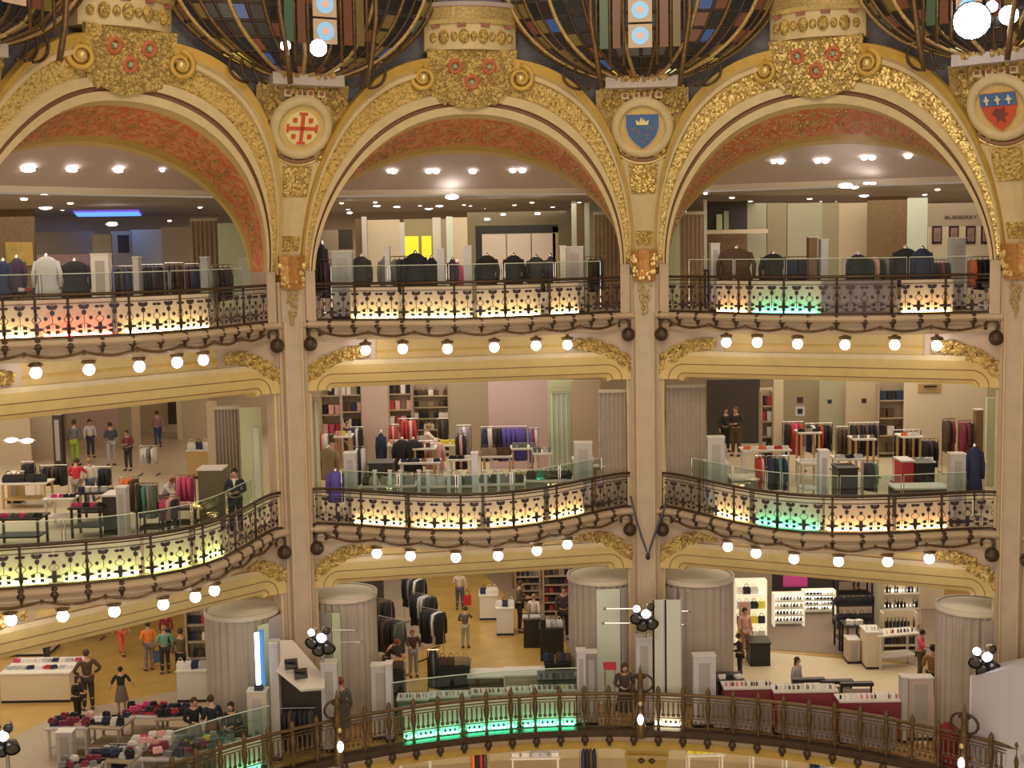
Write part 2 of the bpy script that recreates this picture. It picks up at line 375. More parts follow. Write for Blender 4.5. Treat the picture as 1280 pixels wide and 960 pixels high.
# ---- arches of the top gallery
RINGS = [(4.42, 4.254, 0.0), (4.42, 4.254, -0.1), (4.5, 4.47, -0.1), (4.51, 4.501, -0.02), (4.535, 4.553, -0.02), (4.54, 4.583, -0.12), (4.59, 4.8, -0.12), (4.6, 4.841, -0.02), (4.7, 5.315, -0.02), (4.71, 5.335, -0.14), (4.745, 5.428, -0.14), (4.755, 5.449, -0.08), (4.79, 5.5, -0.16), (4.84, 5.768, -0.2), (4.85, 5.809, 0.06)]
def ell(i, a, b, th, o):
    e = 2/(2+.53*min(max((b-4.4)/1.1, 0), 1)); c = math.cos(th); s = max(math.sin(th), 0)
    return AP(i, a*math.copysign(abs(c)**e, c), Z0+b*s**e, o)
NA = 56
THS = [PI*k/NA for k in range(NA+1)]
def arch(i):
    p = BP(i, LB/2, 0, 17); t = thing('arch', 'round gilded arch with red mosaic soffit over the %s bay of the top gallery' % BAYS[i], 'arch', p)
    def strip(a, b, name, mt, ths=THS):
        rows = [[ell(i, *RINGS[k][:2], th, RINGS[k][2]) for k in range(a, b+1)] for th in ths]
        MB().sheet(rows).build(name, mt, t, False)
    strip(0, 2, 'inner_moulding', CREAM); strip(2, 5, 'brown_line', BROWN); strip(5, 7, 'cream_moulding', CREAM)
    strip(7, 8, 'mosaic_ground', GOLD); strip(8, 12, 'outer_moulding', CREAM); strip(12, 14, 'ochre_rim', OCHRE)
    m = MB()
    for k in range(2600):
        th = random.uniform(.02, PI-.02); f = random.random(); a = 4.60+.10*f; b = 4.86+.43*f
        m.ball(ell(i, a, b, th, random.uniform(-.05, .03)), random.uniform(.025, .062), 5, 4, (1, 1, random.uniform(.6, 1.4)))
    m.build('gilded_foliage', [GOLD2, GOLD, GOLD3], t, kind='stuff')
    o = t.children[-1]; me = o.data
    me.polygons.foreach_set('material_index', [[1, 0, 2, 1][(k//20) % 4] for k in range(len(me.polygons))])
    # splayed soffit
    A1, B1 = 4.42, 4.25
    A2, B2 = 4.50, 3.30
    def sof2(f, th):
        st = max(math.sin(th), 0.); a = A1+(A2-A1)*f; b = B1+(B2-B1)*f
        k = lean(Z0+B1*st)*(1-f); return AP(i, a*math.cos(th), Z0+b*st, 1.5*f, k)
    for f0, f1, nm, mt in ((0, .10, 'soffit_edge', YELLOW), (.10, .76, 'red_soffit', RED), (.76, .9, 'soffit_band', OCHRE), (.9, 1., 'soffit_edge', YELLOW)):
        MB().sheet([[sof2(f0+(f1-f0)*q/3, th) for q in range(4)] for th in THS]).build(nm, mt, t, True)
    m = MB()
    for k in range(420):
        f = random.uniform(.14, .72); th = random.uniform(.15, PI-.15); c = sof2(f, th); c.z -= .02; m.ball(c, random.uniform(.03, .055), 5, 3)
    m.build('soffit_rosettes', GOLD3, t, kind='stuff')
    # jambs under the springing
    for sg in (-1, 1):
        th = 0 if sg > 0 else PI
        rows = [[AP(i, sg*x, z, o, 0) for (x, o) in ((4.5, 1.2), (4.42, .0), (4.42, -.1), (4.7, -.12))] for z in (11.6, Z0)]
        MB().sheet(rows).build('jamb', STONE, t)
    # volutes
    for sg in (-1, 1):
        th = PI/2-sg*.23; 
        q = ell(i, 4.78, 5.36, th, -.2); rt = (AP(i, 1, 18, 0)-AP(i, 0, 18, 0)).normalized(); up = Vector((0, 0, 1))
        pts = []
        for k in range(30):
            a = PI/2-k*.42; r = .36*(1-k/36); pts.append(q+rt*(-sg)*(-r*math.cos(a)*1)+up*(r*math.sin(a)-.08))
        MB().tube(pts, [.085-.002*k for k in range(30)], 7).build('volute', OCHRE, t, True)
        MB().ball(q-up*.08, .13, 10, 8).build('volute_eye', GOLD2, t, True)
    return t
for i in range(0, 4): arch(i)
# ---- keystone pedestals
def keystone(i):
    a = AP(i, 0, 17.75, 0); a.z = 17.66; d = Vector((*ringdir(a), 0)); tx = Vector((d.y, -d.x, 0))
    if tx.dot(Vector((*(CP[i+1]-CP[i]), 0))) < 0: tx = -tx
    up = (Vector((0, 0, 1))+d*.30).normalized(); n = tx.cross(up)
    if n.dot(d) < 0: n = -n
    F = Matrix((tx, up, n)).transposed().to_4x4(); F.translation = a+d*.1
    t = thing('keystone_pedestal', 'gilded keystone pedestal with cornice and three red rosettes over the %s arch' % BAYS[i], 'pedestal', a)
    out = [(-.5, .05), (0, -.05), (.5, .05), (.95, .25), (1.2, .6), (1.18, .9), (1.25, 1.55), (-1.25, 1.55), (-1.18, .9), (-1.2, .6), (-.95, .25)]
    if F.determinant() < 0: pass
    g = MB().poly(out, F, .16).build('cartouche', GOLD, t)
    m = MB()
    for k in range(800):
        x = random.uniform(-1.15, 1.15); y = random.uniform(.1, 1.5)
        if abs(x) > .6+.5*min(1, (y+.15)*2): continue
        m.ball(F@Vector((x, y, .17)), random.uniform(.025, .058), 5, 4)
    m.build('cartouche_leaves', [GOLD2, GOLD3], t, kind='stuff')
    me = t.children[-1].data; me.polygons.foreach_set('material_index', [(k//20) % 2 for k in range(len(me.polygons))])
    for x, y in ((-.47, 1.12), (.47, 1.12), (0, .70)):
        ax = F.to_3x3(); m = MB(); m.lathe([(.10, .0), (.12, .07), (.19, .08), (.22, 0)], (0, 0, 0), 14); m.v = [tuple(F@(Vector((x, y, .17))+Vector(v))) for v in m.v]
        r = m.build('rosette', mat('rosette_red', (.50, .14, .06), .5), t, True)
        MB().ball(F@Vector((x, y, .22)), .07, 8, 6).build('rosette_eye', mat('rosette_eye', (.35, .42, .30), .4), r, True)
    # bowed frieze and cornice
    def arcsec(x0, z0, z1, r0, r1, nm, mt, n=14):
        secs = []
        for k in range(n+1):
            x = -x0+2*x0*k/n; b = .55*(1-(x/x0)**2)
            o = a+tx*x+d*.25; secs.append([o-d*.5+Vector((0, 0, z0)), o+d*(b+r0)+Vector((0, 0, z0)), o+d*(b+r1)+Vector((0, 0, z1)), o-d*.5+Vector((0, 0, z1))])
        return MB().sweep(secs).build(nm, mt, t)
    arcsec(1.27, 1.45, 2.12, .12, .16, 'frieze', CREAM)
    m = MB()
    for k in range(9):
        x = -1.05+2.1*k/8; b = .55*(1-(x/1.27)**2); c = a+tx*x+d*(.25+b+.16)+Vector((0, 0, 1.78))
        m.ball(c, .15 if k % 2 else .10, 8, 6, (1, 1, 1.3))
    m.build('frieze_mask', GOLD, t, True)
    for k in range(4):
        x = -.98+1.96*k/3; b = .55*(1-(x/1.27)**2); c = a+tx*x+d*(.25+b+.17)+Vector((0, 0, 2.03)); 
        MB().obox(c-tx*.12, tx*.24, Vector((0, 0, .09)), d*.05).build('frieze_block', mat('plum_inlay', (.30, .10, .07)), t)
    arcsec(1.38, 2.12, 2.22, .22, .30, 'cornice_step', GOLD2); arcsec(1.42, 2.22, 2.55, .30, .36, 'cornice_band', GOLD3); arcsec(1.46, 2.55, 2.66, .40, .42, 'cornice_top', mat('mauve_stone', (.42, .34, .32), .6))
    for sg in (-1, 1): MB().ball(a+tx*sg*1.44+d*.3+Vector((0, 0, 2.35)), .16, 10, 8, (1, 1, 1.6)).build('cornice_scroll', GOLD2, t, True)
for i in range(0, 4): keystone(i)
# ---- cove behind, and the stained-glass bowls between the keystones
cv = MB(); rows = []
for k in range(14):
    r = []
    for i in range(0, 4):
        for q in range(12):
            u = -LB/2+LB*q/12; b = max(16.7, Z0+5.5*max(1-(abs(u)/4.8)**PO, 0)**(1/PO)); z = b+(22.3-b)*k/13
            p = AP(i, u, z, .40+.03*k, lean(min(z, 18.4))); r.append(p)
    rows.append(r)
cv.sheet(rows); struct(cv.build('wall_dome_cove', BLUEG))
def glassmat(k):
    cols = [(.04, .08, .20), (.16, .10, .02), (.07, .11, .05), (.16, .05, .02), (.50, .38, .05), (.60, .60, .30), (.02, .022, .025), (.03, .022, .018), (.045, .025, .022)]
    st = [.55, .5, .45, .5, .9, 1.1, .2, .2, .2]
    c = cols[k]; return mat('stained_glass_%s' % ['blue', 'amber', 'green', 'red', 'yellow', 'pale', 'smoke', 'umber', 'wine'][k], tuple(x*.3 for x in c), .3, emit=c, es=st[k]*1.3, noise=.3, nscale=6)
def bowl(j):
    fr = disc_frame(j, 18.1); o = fr.translation; d = Vector((*ringdir(o), 0)); tx = Vector((-d.y, d.x, 0))
    if tx.dot(Vector((*(CP[j+1]-CP[j]), 0))) < 0: tx = -tx
    t = thing('stained_glass_bowl', 'bowl-shaped bay of stained glass with bronze ribs above the %s column' % COLN[j], 'stained glass window', o)
    def pt(al, h, off=0.):          # al -1..1 across, h 0..1 up
        w = 3.9*(math.sin(min(h, 1)*PI/2))**.82
        zz = .08+3.2*h**1.6
        bul = .35+(.6+.9*h)*max(math.cos(al*PI/2), 0)**.8*min(1, h*3)
        return o+tx*(w*math.sin(al*PI/2))+d*(bul-.35+off)+Vector((0, 0, zz))
    n, mm = 22, 9
    hs = [.03, .13, .23, .34, .45, .56, .67, .78, .89, 1.0]
    for a in range(n):
        a0, a1 = -1+2*a/n, -1+2*(a+1)/n; am = abs((a0+a1)/2)
        for b in range(mm):
            h0, h1 = hs[b], hs[b+1]; e = .012
            P = [pt(a0+e, h0+e), pt(a1-e, h0+e), pt(a1-e, h1-e), pt(a0+e, h1-e)]; nn = (P[1]-P[0]).cross(P[3]-P[0]).normalized()*.02
            if am > .6: k = random.choice([4, 5, 4, 1, 7]) if b <= 2 else random.choice([2, 1, 1, 6, 7, 6, 3])
            elif am > .25: k = random.choice([6, 6, 7, 8, 7, 7, 1, 3, 0]) if b > 1 else random.choice([4, 5, 4, 6, 3, 0])
            else: k = random.choice([7, 6, 8, 7, 6, 7, 8, 7, 6, 3])
            MB().add(P+[q+nn for q in P], [(0, 1, 2, 3), (7, 6, 5, 4), (0, 4, 5, 1), (1, 5, 6, 2), (2, 6, 7, 3), (3, 7, 4, 0)]).build('pane', glassmat(k), t)
    for a in range(n+1):
        al = -1+2*a/n
        m = MB().tube([pt(al, .02+1.0*q/14, .03) for q in range(15)], .06 if a % 2 == 0 else .035, 6)
        m.build('rib', GOLD3 if a % 4 == 2 else BRONZE_G if a % 2 == 0 else BRONZE, t, True)
    for b in hs[1:]: MB().tube([pt(-1+2*q/24, b, .02) for q in range(25)], .022, 5).build('glazing_bar', BRONZE, t, True)
    # upright light in the middle, with roundels
    c = o+d*1.5+Vector((0, 0, .45))
    for k, (x, w, kk) in enumerate(((0, .62, None), (-.62, .20, 3), (-.95, .22, 2), (.62, .22, 3), (.95, .2, 1))):
        if kk is None:
            for q in range(2):
                b = MB().obox(c+tx*(x-w/2)+Vector((0, 0, .35+.66*q)), tx*w, Vector((0, 0, .60)), d*.05).build('roundel_pane', mat('roundel_ground', (.3, .2, .12), .4, emit=(.42, .28, .16), es=.6), t)
                F = Matrix((tx, Vector((0, 0, 1)), tx.cross(Vector((0, 0, 1))))).transposed().to_4x4(); F.translation = c+Vector((0, 0, .65+.66*q))+d*.05
                sgn = 1 if F.to_3x3().col[2].dot(d) > 0 else -1
                m = MB().poly(circ(.23, 16), F, sgn*.03); m.build('roundel', mat('roundel_blue', (.2, .35, .5), .4, emit=(.20, .42, .62), es=.8), b)
                m = MB().poly(circ(.09, 10), F, sgn*.05); m.build('roundel_eye', mat('roundel_eye', (.5, .25, .2), .4, emit=(.7, .35, .25), es=.7), b)
        else: MB().obox(c+tx*(x-w/2)+Vector((0, 0, .35)), tx*w, Vector((0, 0, 1.3)), d*.04).build('side_light', glassmat(kk), t)
    m = MB()
    for x in (-1.15, -.8, -.44, .44, .8, 1.15): m.tube([c+tx*x+Vector((0, 0, -.1)), c+tx*x+Vector((0, 0, 3.0))], .04, 6)
    for x in (-1.02, 1.02): m.tube([c+tx*x+Vector((0, 0, -.7))+d*.2, c+tx*x*1.1+Vector((0, 0, 0))+d*.3, c+tx*x*1.25+Vector((0, 0, 1))+d*.3, c+tx*x*1.3+Vector((0, 0, 3.0))+d*.2], .07, 7)
    m.build('mullion', BRONZE_G, t, True)
    for sg in (-1, 1):                                              # scrolled bronze arms at the foot
        m = MB()
        for q in range(3):
            b = o+tx*sg*(1.15+.25*q)+d*.35
            m.tube([b+Vector((0, 0, -.1))+tx*sg*(.35*math.sin(a)*(1+q*.2))+Vector((0, 0, .42*(1-math.cos(a)))) for a in [PI*1.2*k/10 for k in range(11)]], .04, 6)
        m.build('scroll_arm', BRONZE, t, True, kind='stuff')
for j in range(0, 4): bowl(j)
# drum wall above, dark
m = MB(); rows = []
for k in range(2):
    z = 22.0+3*k; rows.append([AP(i, -LB/2+LB*q/12, z, .2, 2.2) for i in range(0, 4) for q in range(12)])
m.sheet(rows); struct(m.build('wall_dome_drum', mat('drum_brown', (.06, .045, .04), .8, noise=.3)))
# floodlights on the plinths
def flood(px, py, r, j, lab, pw):
    o = disc_frame(j, 18.1).translation; d = (ray(px, py)); dist = (o-CAM).length-1.9; p = CAM+d.normalized()*dist
    t = thing('floodlight', lab, 'floodlight', p)
    f = (CAM-p).normalized(); q = f.to_track_quat('Z', 'Y').to_matrix()
    MB().lathe([(r*.55, -.30), (r*.9, -.12), (r*1.08, 0), (r*1.08, .05), (r*.98, .05)], p, 16, q).build('housing', BLACKM, t, True)
    MB().ball(p, r, 16, 10, (1, 1, .45), q).build('lens', mat('floodlight_lens', (1, 1, 1), .3, emit=(.93, .92, 1), es=30), t, True)
    b = Vector((p.x, p.y, o.z+.25)); MB().tube([p-f*.2, Vector((p.x, p.y, p.z-.2))-f*.25, b-f*.3], .03, 6).build('bracket', BLACKM, t)
    l = bpy.data.lights.new('flood_beam', 'SPOT'); l.energy = pw; l.spot_size = 1.4; l.shadow_soft_size = .3; l.color = (.95, .93, 1)
    lo = bpy.data.objects.new('flood_beam', l); C.objects.link(lo); lo.location = p+f*.5; lo.rotation_euler = (Vector((CX, CY-4, 2))-p).to_track_quat('-Z', 'Y').to_euler()
flood(357, 57, .13, 1, 'small round floodlight lit white, left of a pair above the left column', 60)
flood(398, 60, .21, 1, 'round floodlight lit white, larger right one of the pair above the left column', 120)
flood(1215, 26, .42, 3, 'very bright large floodlight glaring above the right column', 500)
flood(1261, 19, .22, 3, 'smaller floodlight right of the glaring one above the right column', 150)
flood(1240, 8, .13, 3, 'smallest floodlight at the top between two brighter ones above the right column', 60)
# ================================================================ GALLERIES: slabs, fasciae, beams, balustrades
def light_strip(name, col, es): return mat(name, col, .4, emit=col, es=es)
STRIPS = {'y': light_strip('warm_strip', (1, .66, .25), 22), 'o': light_strip('orange_strip', (1, .50, .17), 20), 'r': light_strip('red_strip', (1, .12, .07), 26), 'g': light_strip('green_strip', (.06, .85, .42), 18), 'l': light_strip('lime_strip', (.80, 1, .28), 20)}
SNAME = {'y': 'warm yellow', 'o': 'amber', 'r': 'red', 'g': 'green', 'l': 'lime yellow', 'd': 'unlit'}
# ornament unit of the ironwork, shared mesh: three-leaved heart, pair of slots, cross rosette, scrolls (x along the rail, y depth, z up, 0.72 wide 0.98 tall)
def ornament_mesh(name, w=.72):
    m = MB(); F = Matrix(((1, 0, 0, 0), (0, 0, 1, 0), (0, 1, 0, 0), (0, 0, 0, 1)))
    def leaf(x, z, a, l, b):
        c, s = math.cos(a), math.sin(a); P = [(0, 0), (l*.35, b), (l*.8, b*.8), (l, 0), (l*.8, -b*.8), (l*.35, -b)]
        m.poly([(x+p*c-q*s, z+p*s+q*c) for p, q in P], F, .02)
    for a, l in ((PI/2+.75, .17), (PI/2-.75, .17), (-PI/2, .17)): leaf(0, .80, a, l, .055)
    for x in (-.10, .10):
        for z in (.20, .33): m.poly([(x-.045, z-.045), (x+.045, z-.045), (x+.045, z+.045), (x-.045, z+.045)], F, .02)
    for x in (-.15, .15): leaf(x, .50, PI/2, .12, .045)
    for sg in (-1, 1):
        x = sg*w/2
        for a in (0, PI/2, PI, -PI/2): leaf(x, .28, a, .15 if a in (0, PI) else .17, .045)
        leaf(x, .86, 0, .11, .04); leaf(x, .86, PI, .11, .04); leaf(x, .62, PI/2, .11, .035)
        m.tube([(sg*(.36-.10*math.sin(t)), .01, .42+.22*t/PI) for t in [PI*k/6 for k in range(7)]], .010, 4)
        m.tube([(sg*(.02+.20*math.sin(t)), .01, .12+.30*t/PI) for t in [PI*k/6 for k in range(7)]], .010, 4)
    for z in (.08, .96): m.box((0, .01, z), (w, .022, .022))
    m.box((0, .01, .60), (.014, .014, .70))
    return m.mesh(name, IRON)
ORN = ornament_mesh('ironwork')
drop = MB(); drop.lathe([(0, -.34), (.035, -.28), (.05, -.2), (.11, -.16), (.13, -.1), (.07, -.04), (.1, 0), (.05, .05), (0, .06)], (0, 0, 0), 8); DROP = drop.mesh('drop', BRONZE, True)
pst = MB(); pst.tube([(0, 0, 0), (0, 0, 1.2)], .032, 6); pst.ball((0, 0, .62), .055, 6, 5); pst.ball((0, 0, 1.14), .05, 6, 5); POST = pst.mesh('post', BRONZE, True)
def balustrade(i, lv, lights, z, label):
    t = thing('balustrade', label, 'balustrade', edge(i, .5, lv, z)); L0 = t.location
    ts = [.045+.91*k/60 for k in range(61)]
    rail = MB()
    for zz, r in ((1.04, .045), (.95, .02)): rail.tube([edge(i, q, lv, z+zz, .10) for q in ts], r, 6)
    rail.build('top_rail', BRONZE, t, True)
    MB().tube([edge(i, q, lv, z+.03, .08) for q in ts], .05, 6).build('bottom_rail', BRONZE, t, True)
    # arc length table
    fine = [(q/400, edge(i, q/400, lv, z, .10)) for q in range(401)]
    acc = [0]
    for k in range(1, 401): acc.append(acc[-1]+(fine[k][1]-fine[k-1][1]).length)
    def at(s):
        for k in range(400):
            if acc[k+1] >= s:
                f = (s-acc[k])/(acc[k+1]-acc[k]); p = fine[k][1].lerp(fine[k+1][1], f); d = fine[k+1][1]-fine[k][1]; return p, math.atan2(d.y, d.x), fine[k][0]
        return fine[-1][1], 0, 1
    T = acc[-1]; s0, s1 = .5, T-.5; n = round((s1-s0)/.73); st = (s1-s0)/n
    for k in range(n):
        p, a, q = at(s0+st*(k+.5)); part('ironwork_panel', ORN, t, p-L0, a).scale = (1, 1, .87)
        p, a, q = at(s0+st*k)
        if k % 2 == 0: part('post', POST, t, p-L0+Vector((0, 0, .02)), a).scale = (1, 1, .87)
        b = thing_pos = p-L0; part('hanging_drop', DROP, t, b+Vector((0, 0, -.02))+Vector((math.sin(a), -math.cos(a), 0))*.12, a)
    # frosted screens behind the ironwork, each with its strip of coloured light at the foot
    for (q0, q1, c) in lights:
        q0, q1 = tpx(i, lv, q0), tpx(i, lv, q1)
        sc = MB(); N = 8; qs = [q0+(q1-q0)*k/N for k in range(N+1)]
        sc.sweep([[edge(i, q, lv, z+.06, .42), edge(i, q, lv, z+.06, .45), edge(i, q, lv, z+.92, .45), edge(i, q, lv, z+.92, .42)] for q in qs])
        s = sc.build('frosted_screen', PANELW if c != 'd' else mat('dim_screen', (.34, .30, .33), .6), t)
        if c != 'd':
            MB().tube([edge(i, q, lv, z+.10, .33) for q in [q0+(q1-q0)*(.05+.9*k/N) for k in range(N+1)]], .035, 6).build('light_strip', STRIPS[c], s, label=SNAME[c]+' light strip glowing at the foot of its screen')
    return at, T
def gallery(i, lv):
    z = FL[lv]
    sl = thing('balcony_front', '%s balcony front with swags under the %s bay, cream and bowed' % ({3: 'top', 2: 'second'}[lv], BAYS[i]), 'balcony', edge(i, .5, lv, z-.4))
    ts = [.035+.93*k/40 for k in range(41)]
    prof = [(.0, .02), (-.10, .0), (-.12, -.10), (-.02, -.16), (.02, -.26), (.05, -.36), (.0, -.42), (.04, -.50), (.9, -.52), (.9, .0)]
    MB().sweep([[edge(i, q, lv, z+dz, o) for o, dz in prof] for q in ts]).build('moulded_fascia', mat('balcony_plaster', (.54, .42, .28), .6, noise=.1, nscale=3), sl)
    m = MB(); m.tube([edge(i, q, lv, z-.13, -.11) for q in ts], .035, 5); m.build('bead_moulding', STONE_D, sl)
    for k in range(7):                                             # swags
        q0, q1 = .09+.117*k, .09+.117*(k+1)
        m = MB(); m.tube([edge(i, q0+(q1-q0)*a/8, lv, z-.30-.11*math.sin(PI*a/8), .0) for a in range(9)], [.018+.02*math.sin(PI*a/8) for a in range(9)], 5)
        m.ball(edge(i, q0, lv, z-.31, .0), .055, 6, 5); m.build('swag', BRONZE_G, sl)
    for q, sg in ((.055, 1), (.945, -1)):                          # dark scroll bosses beside the columns
        m = MB(); c = edge(i, q, lv, z-.62, -.10); a, e, nn = bay_frame(i); ex = Vector((e.x, e.y, 0))*sg
        m.ball(c, .20, 10, 8); m.tube([c+ex*(.16*math.cos(b)+.12)+Vector((0, 0, .16*math.sin(b)+.3)) for b in [PI*1.6*k/10-.5 for k in range(11)]], .04, 6); m.build('scroll_boss', BRONZE, sl, True)
    # straight beam between the columns: yellow frieze, stepped architrave with rounded ends
    zt = {3: 10.64, 2: 5.0}[lv]; x0, x1 = .38, LB-.38
    bm = thing('beam', 'yellow plaster beam with brown lines under the %s gallery of the %s bay' % ({3: 'top', 2: 'second'}[lv], BAYS[i]), 'beam', BP(i, LB/2, 0, zt))
    MB().obox(BP(i, .3, .05, zt), BP(i, LB-.3, .05, zt)-BP(i, .3, .05, zt), Vector((0, 0, z-.05-zt)), BP(i, .3, .45, zt)-BP(i, .3, .05, zt)).build('frieze', YELLOW, bm)
    MB().obox(BP(i, .3, .0, zt+.20), BP(i, LB-.3, .0, zt)-BP(i, .3, .0, zt), Vector((0, 0, .07)), BP(i, .3, .05, zt)-BP(i, .3, .0, zt)).build('frieze_moulding', OCHRE, bm)
    def roundline(d, drop):                                        # centre line of the architrave, dropping in a quarter round at each end
        R = max(.8-d, .12); pts = []
        xl, xr = x0+d, x1-d; zz = zt-d
        for k in range(11): a = PI-PI/2*k/10; pts.append((xl+R+R*math.cos(a), zz-R+R*math.sin(a)))
        for k in range(1, 10): pts.append((xl+R+(xr-xl-2*R)*k/10, zz))
        for k in range(11): a = PI/2-PI/2*k/10; pts.append((xr-R+R*math.cos(a), zz-R+R*math.sin(a)))
        return pts
    def stripA(d0, d1, o0, o1, nm, mt, back=False):
        A, B = roundline(d0, 0), roundline(d1, 0)
        B = [(x, max(zz, 0)) for x, zz in B]
        rows = [[BP(i, a[0], o0, a[1]), BP(i, b[0], o1, b[1])] for a, b in zip(A, B)]
        return MB().sheet(rows).build(nm, mt, bm)
    stripA(-.03, .10, -.10, -.12, 'outer_moulding', CREAM); stripA(-.03, -.03001, .1, -.10, 'outer_moulding', CREAM)
    stripA(.10, .34, -.12, -.06, 'upper_fascia', YELLOW); stripA(.34, .37, -.06, -.05, 'brown_line', BROWN)
    stripA(.37, .60, -.05, .02, 'lower_fascia', YELLOW); stripA(.60, .63, .02, .03, 'brown_line', BROWN); stripA(.63, .74, .03, .10, 'lower_moulding', YELLOW); stripA(.74, .745, .10, .6, 'underside', YELLOW)
    # cheeks between the round ends and the columns, with gilded foliage
    for sg in (0, 1):
        def X(x): return x if sg == 0 else LB-x
        pts = [(.30, zt-.8), (.30, z-.1), (.30+2.1, z-.1), (.30+2.1, zt-.04)]+[(x0-.02+.8*(1-math.cos(PI/2*k/8)) if k else x0-.02, zt-.8+.82*math.sin(PI/2*k/8)) for k in range(8, -1, -1)]
        f0 = [BP(i, X(x), -.02, zz) for x, zz in pts]; f1 = [BP(i, X(x), .3, zz) for x, zz in pts]; n = len(pts)
        m = MB(); m.add(f0+f1, [tuple(range(n)), tuple(range(n, 2*n))[::-1]]+[(k, (k+1) % n, n+(k+1) % n, n+k) for k in range(n)]); m.build('cheek', STONE, bm)
        m = MB()
        for k in range(240):
            f = random.random(); x = .42+1.75*f; zc = zt+.22-.70*(1-f)**2.2; w = .22*(1-f*.4)
            zz = zc+random.uniform(-w, w)+.05
            m.ball(BP(i, X(x), -.08+random.uniform(-.04, .02), zz), random.uniform(.03, .075), 5, 4, (1.2, 1, 1))
        m.build('gilded_foliage', [GOLD, GOLD2], bm, kind='stuff'); me = bm.children[-1].data
        me.polygons.foreach_set('material_index', [1 if (k//20) % 3 == 0 else 0 for k in range(len(me.polygons))])
    # solid slab / gallery floor edge
    m = MB(); m.sweep([[edge(i, q, lv, z-.02, .3), BP(i, LB*q, 2.2, z-.02), BP(i, LB*q, 2.2, z-.3), edge(i, q, lv, z-.3, .5)] for q in [k/30 for k in range(31)]])
    return sl
LGT = {(0, 3): [(-60, 42, 'y'), (48, 141, 'r'), (147, 262, 'y')], (1, 3): [(438, 497, 'y'), (503, 590, 'y'), (597, 676, 'y'), (686, 724, 'y')], (2, 3): [(895, 935, 'o'), (939, 1026, 'g'), (1030, 1121, 'd'), (1127, 1190, 'o')],
       (0, 2): [(-70, 64, 'l'), (72, 175, 'l'), (181, 237, 'l'), (246, 277, 'l')], (1, 2): [(440, 506, 'y'), (513, 600, 'y'), (607, 680, 'y'), (687, 730, 'y')], (2, 2): [(893, 937, 'y'), (943, 1027, 'g'), (1031, 1115, 'o'), (1121, 1186, 'o')],
       (3, 3): [], (3, 2): []}
def tpx(i, lv, px):
    best = (1e9, 0)
    for k in range(301):
        p = edge(i, k/300, lv, FL[lv]+.5, .4)
        if (p-CAM).dot(FW) < 3: continue
        best = min(best, (abs(proj(p)[0]-px), k/300))
    return best[1]
LAMPPX = {(0, 3): [(45, 466), (112, 462), (175, 458), (222, 453), (255, 450)], (1, 3): [(457, 438), (504, 436), (560, 436), (618, 434), (670, 432), (709, 431)],
          (2, 3): [(908, 428), (946, 428), (997, 430), (1056, 431), (1118, 431), (1171, 432)],
          (0, 2): [(15, 775), (79, 769), (143, 760), (204, 746), (245, 731), (268, 718)], (1, 2): [(471, 690), (513, 694), (570, 694), (623, 691), (671, 684), (709, 677)],
          (2, 2): [(910, 678), (945, 687), (992, 694), (1048, 701), (1110, 702), (1162, 698)]}
def globe(px, py, i, lv):
    best = None                                                    # just inside the bowed edge, in line with the photographed lamp
    for k in range(400):
        q = k/399; p = edge(i, q, lv, 0, .13); x, y = proj((p.x, p.y, FL[lv]-.9))
        if best is None or abs(x-px) < best[0]: best = (abs(x-px), p)
    p = best[1]; dist = (Vector((p.x, p.y, FL[lv]-.9))-CAM).dot(FW); z = (CAM+ray(px, py)*dist).z
    z = min(max(z, FL[lv]-1.1), FL[lv]-.72)
    p = Vector((p.x, p.y, z))
    rank = sorted(LAMPPX[(i, lv)]).index((px, py)); nn = len(LAMPPX[(i, lv)])
    word = ['first', 'second', 'third', 'fourth', 'fifth', 'sixth'][rank]
    t = thing('globe_lamp', '%s lit globe from the left under the %s balcony of the %s bay' % (word, {3: 'top', 2: 'second'}[lv], BAYS[i]), 'lamp', p, 0, 'globe lamps under the galleries')
    if i not in GL:
        pass
    part('bulb', GLB, t); part('canopy', GLC, t)
GL = {}
GLB = MB().ball((0, 0, 0), .135, 14, 10).mesh('bulb', BULB, True)
GLC = MB().lathe([(.03, .12), (.12, .13), (.18, .17), (.16, .22), (.05, .25), (.05, .30)], (0, 0, 0), 12).mesh('canopy', BRONZE_G, True)
RAIL = {}
for i in range(0, 4):
    for lv in (3, 2):
        gallery(i, lv)
        RAIL[(i, lv)] = balustrade(i, lv, LGT[(i, lv)], FL[lv], 'bronze ironwork balustrade of the %s gallery, %s bay%s' % ({3: 'top', 2: 'second'}[lv], BAYS[i], '' if i > 2 else ', before ' + {(0, 3): 'yellow and red', (1, 3): 'all-yellow', (2, 3): 'amber, green and unlit', (0, 2): 'lime yellow', (1, 2): 'warm yellow', (2, 2): 'green and amber'}[(i, lv)]+' screens'))
        for (x, y) in LAMPPX.get((i, lv), []): globe(x, y, i, lv)
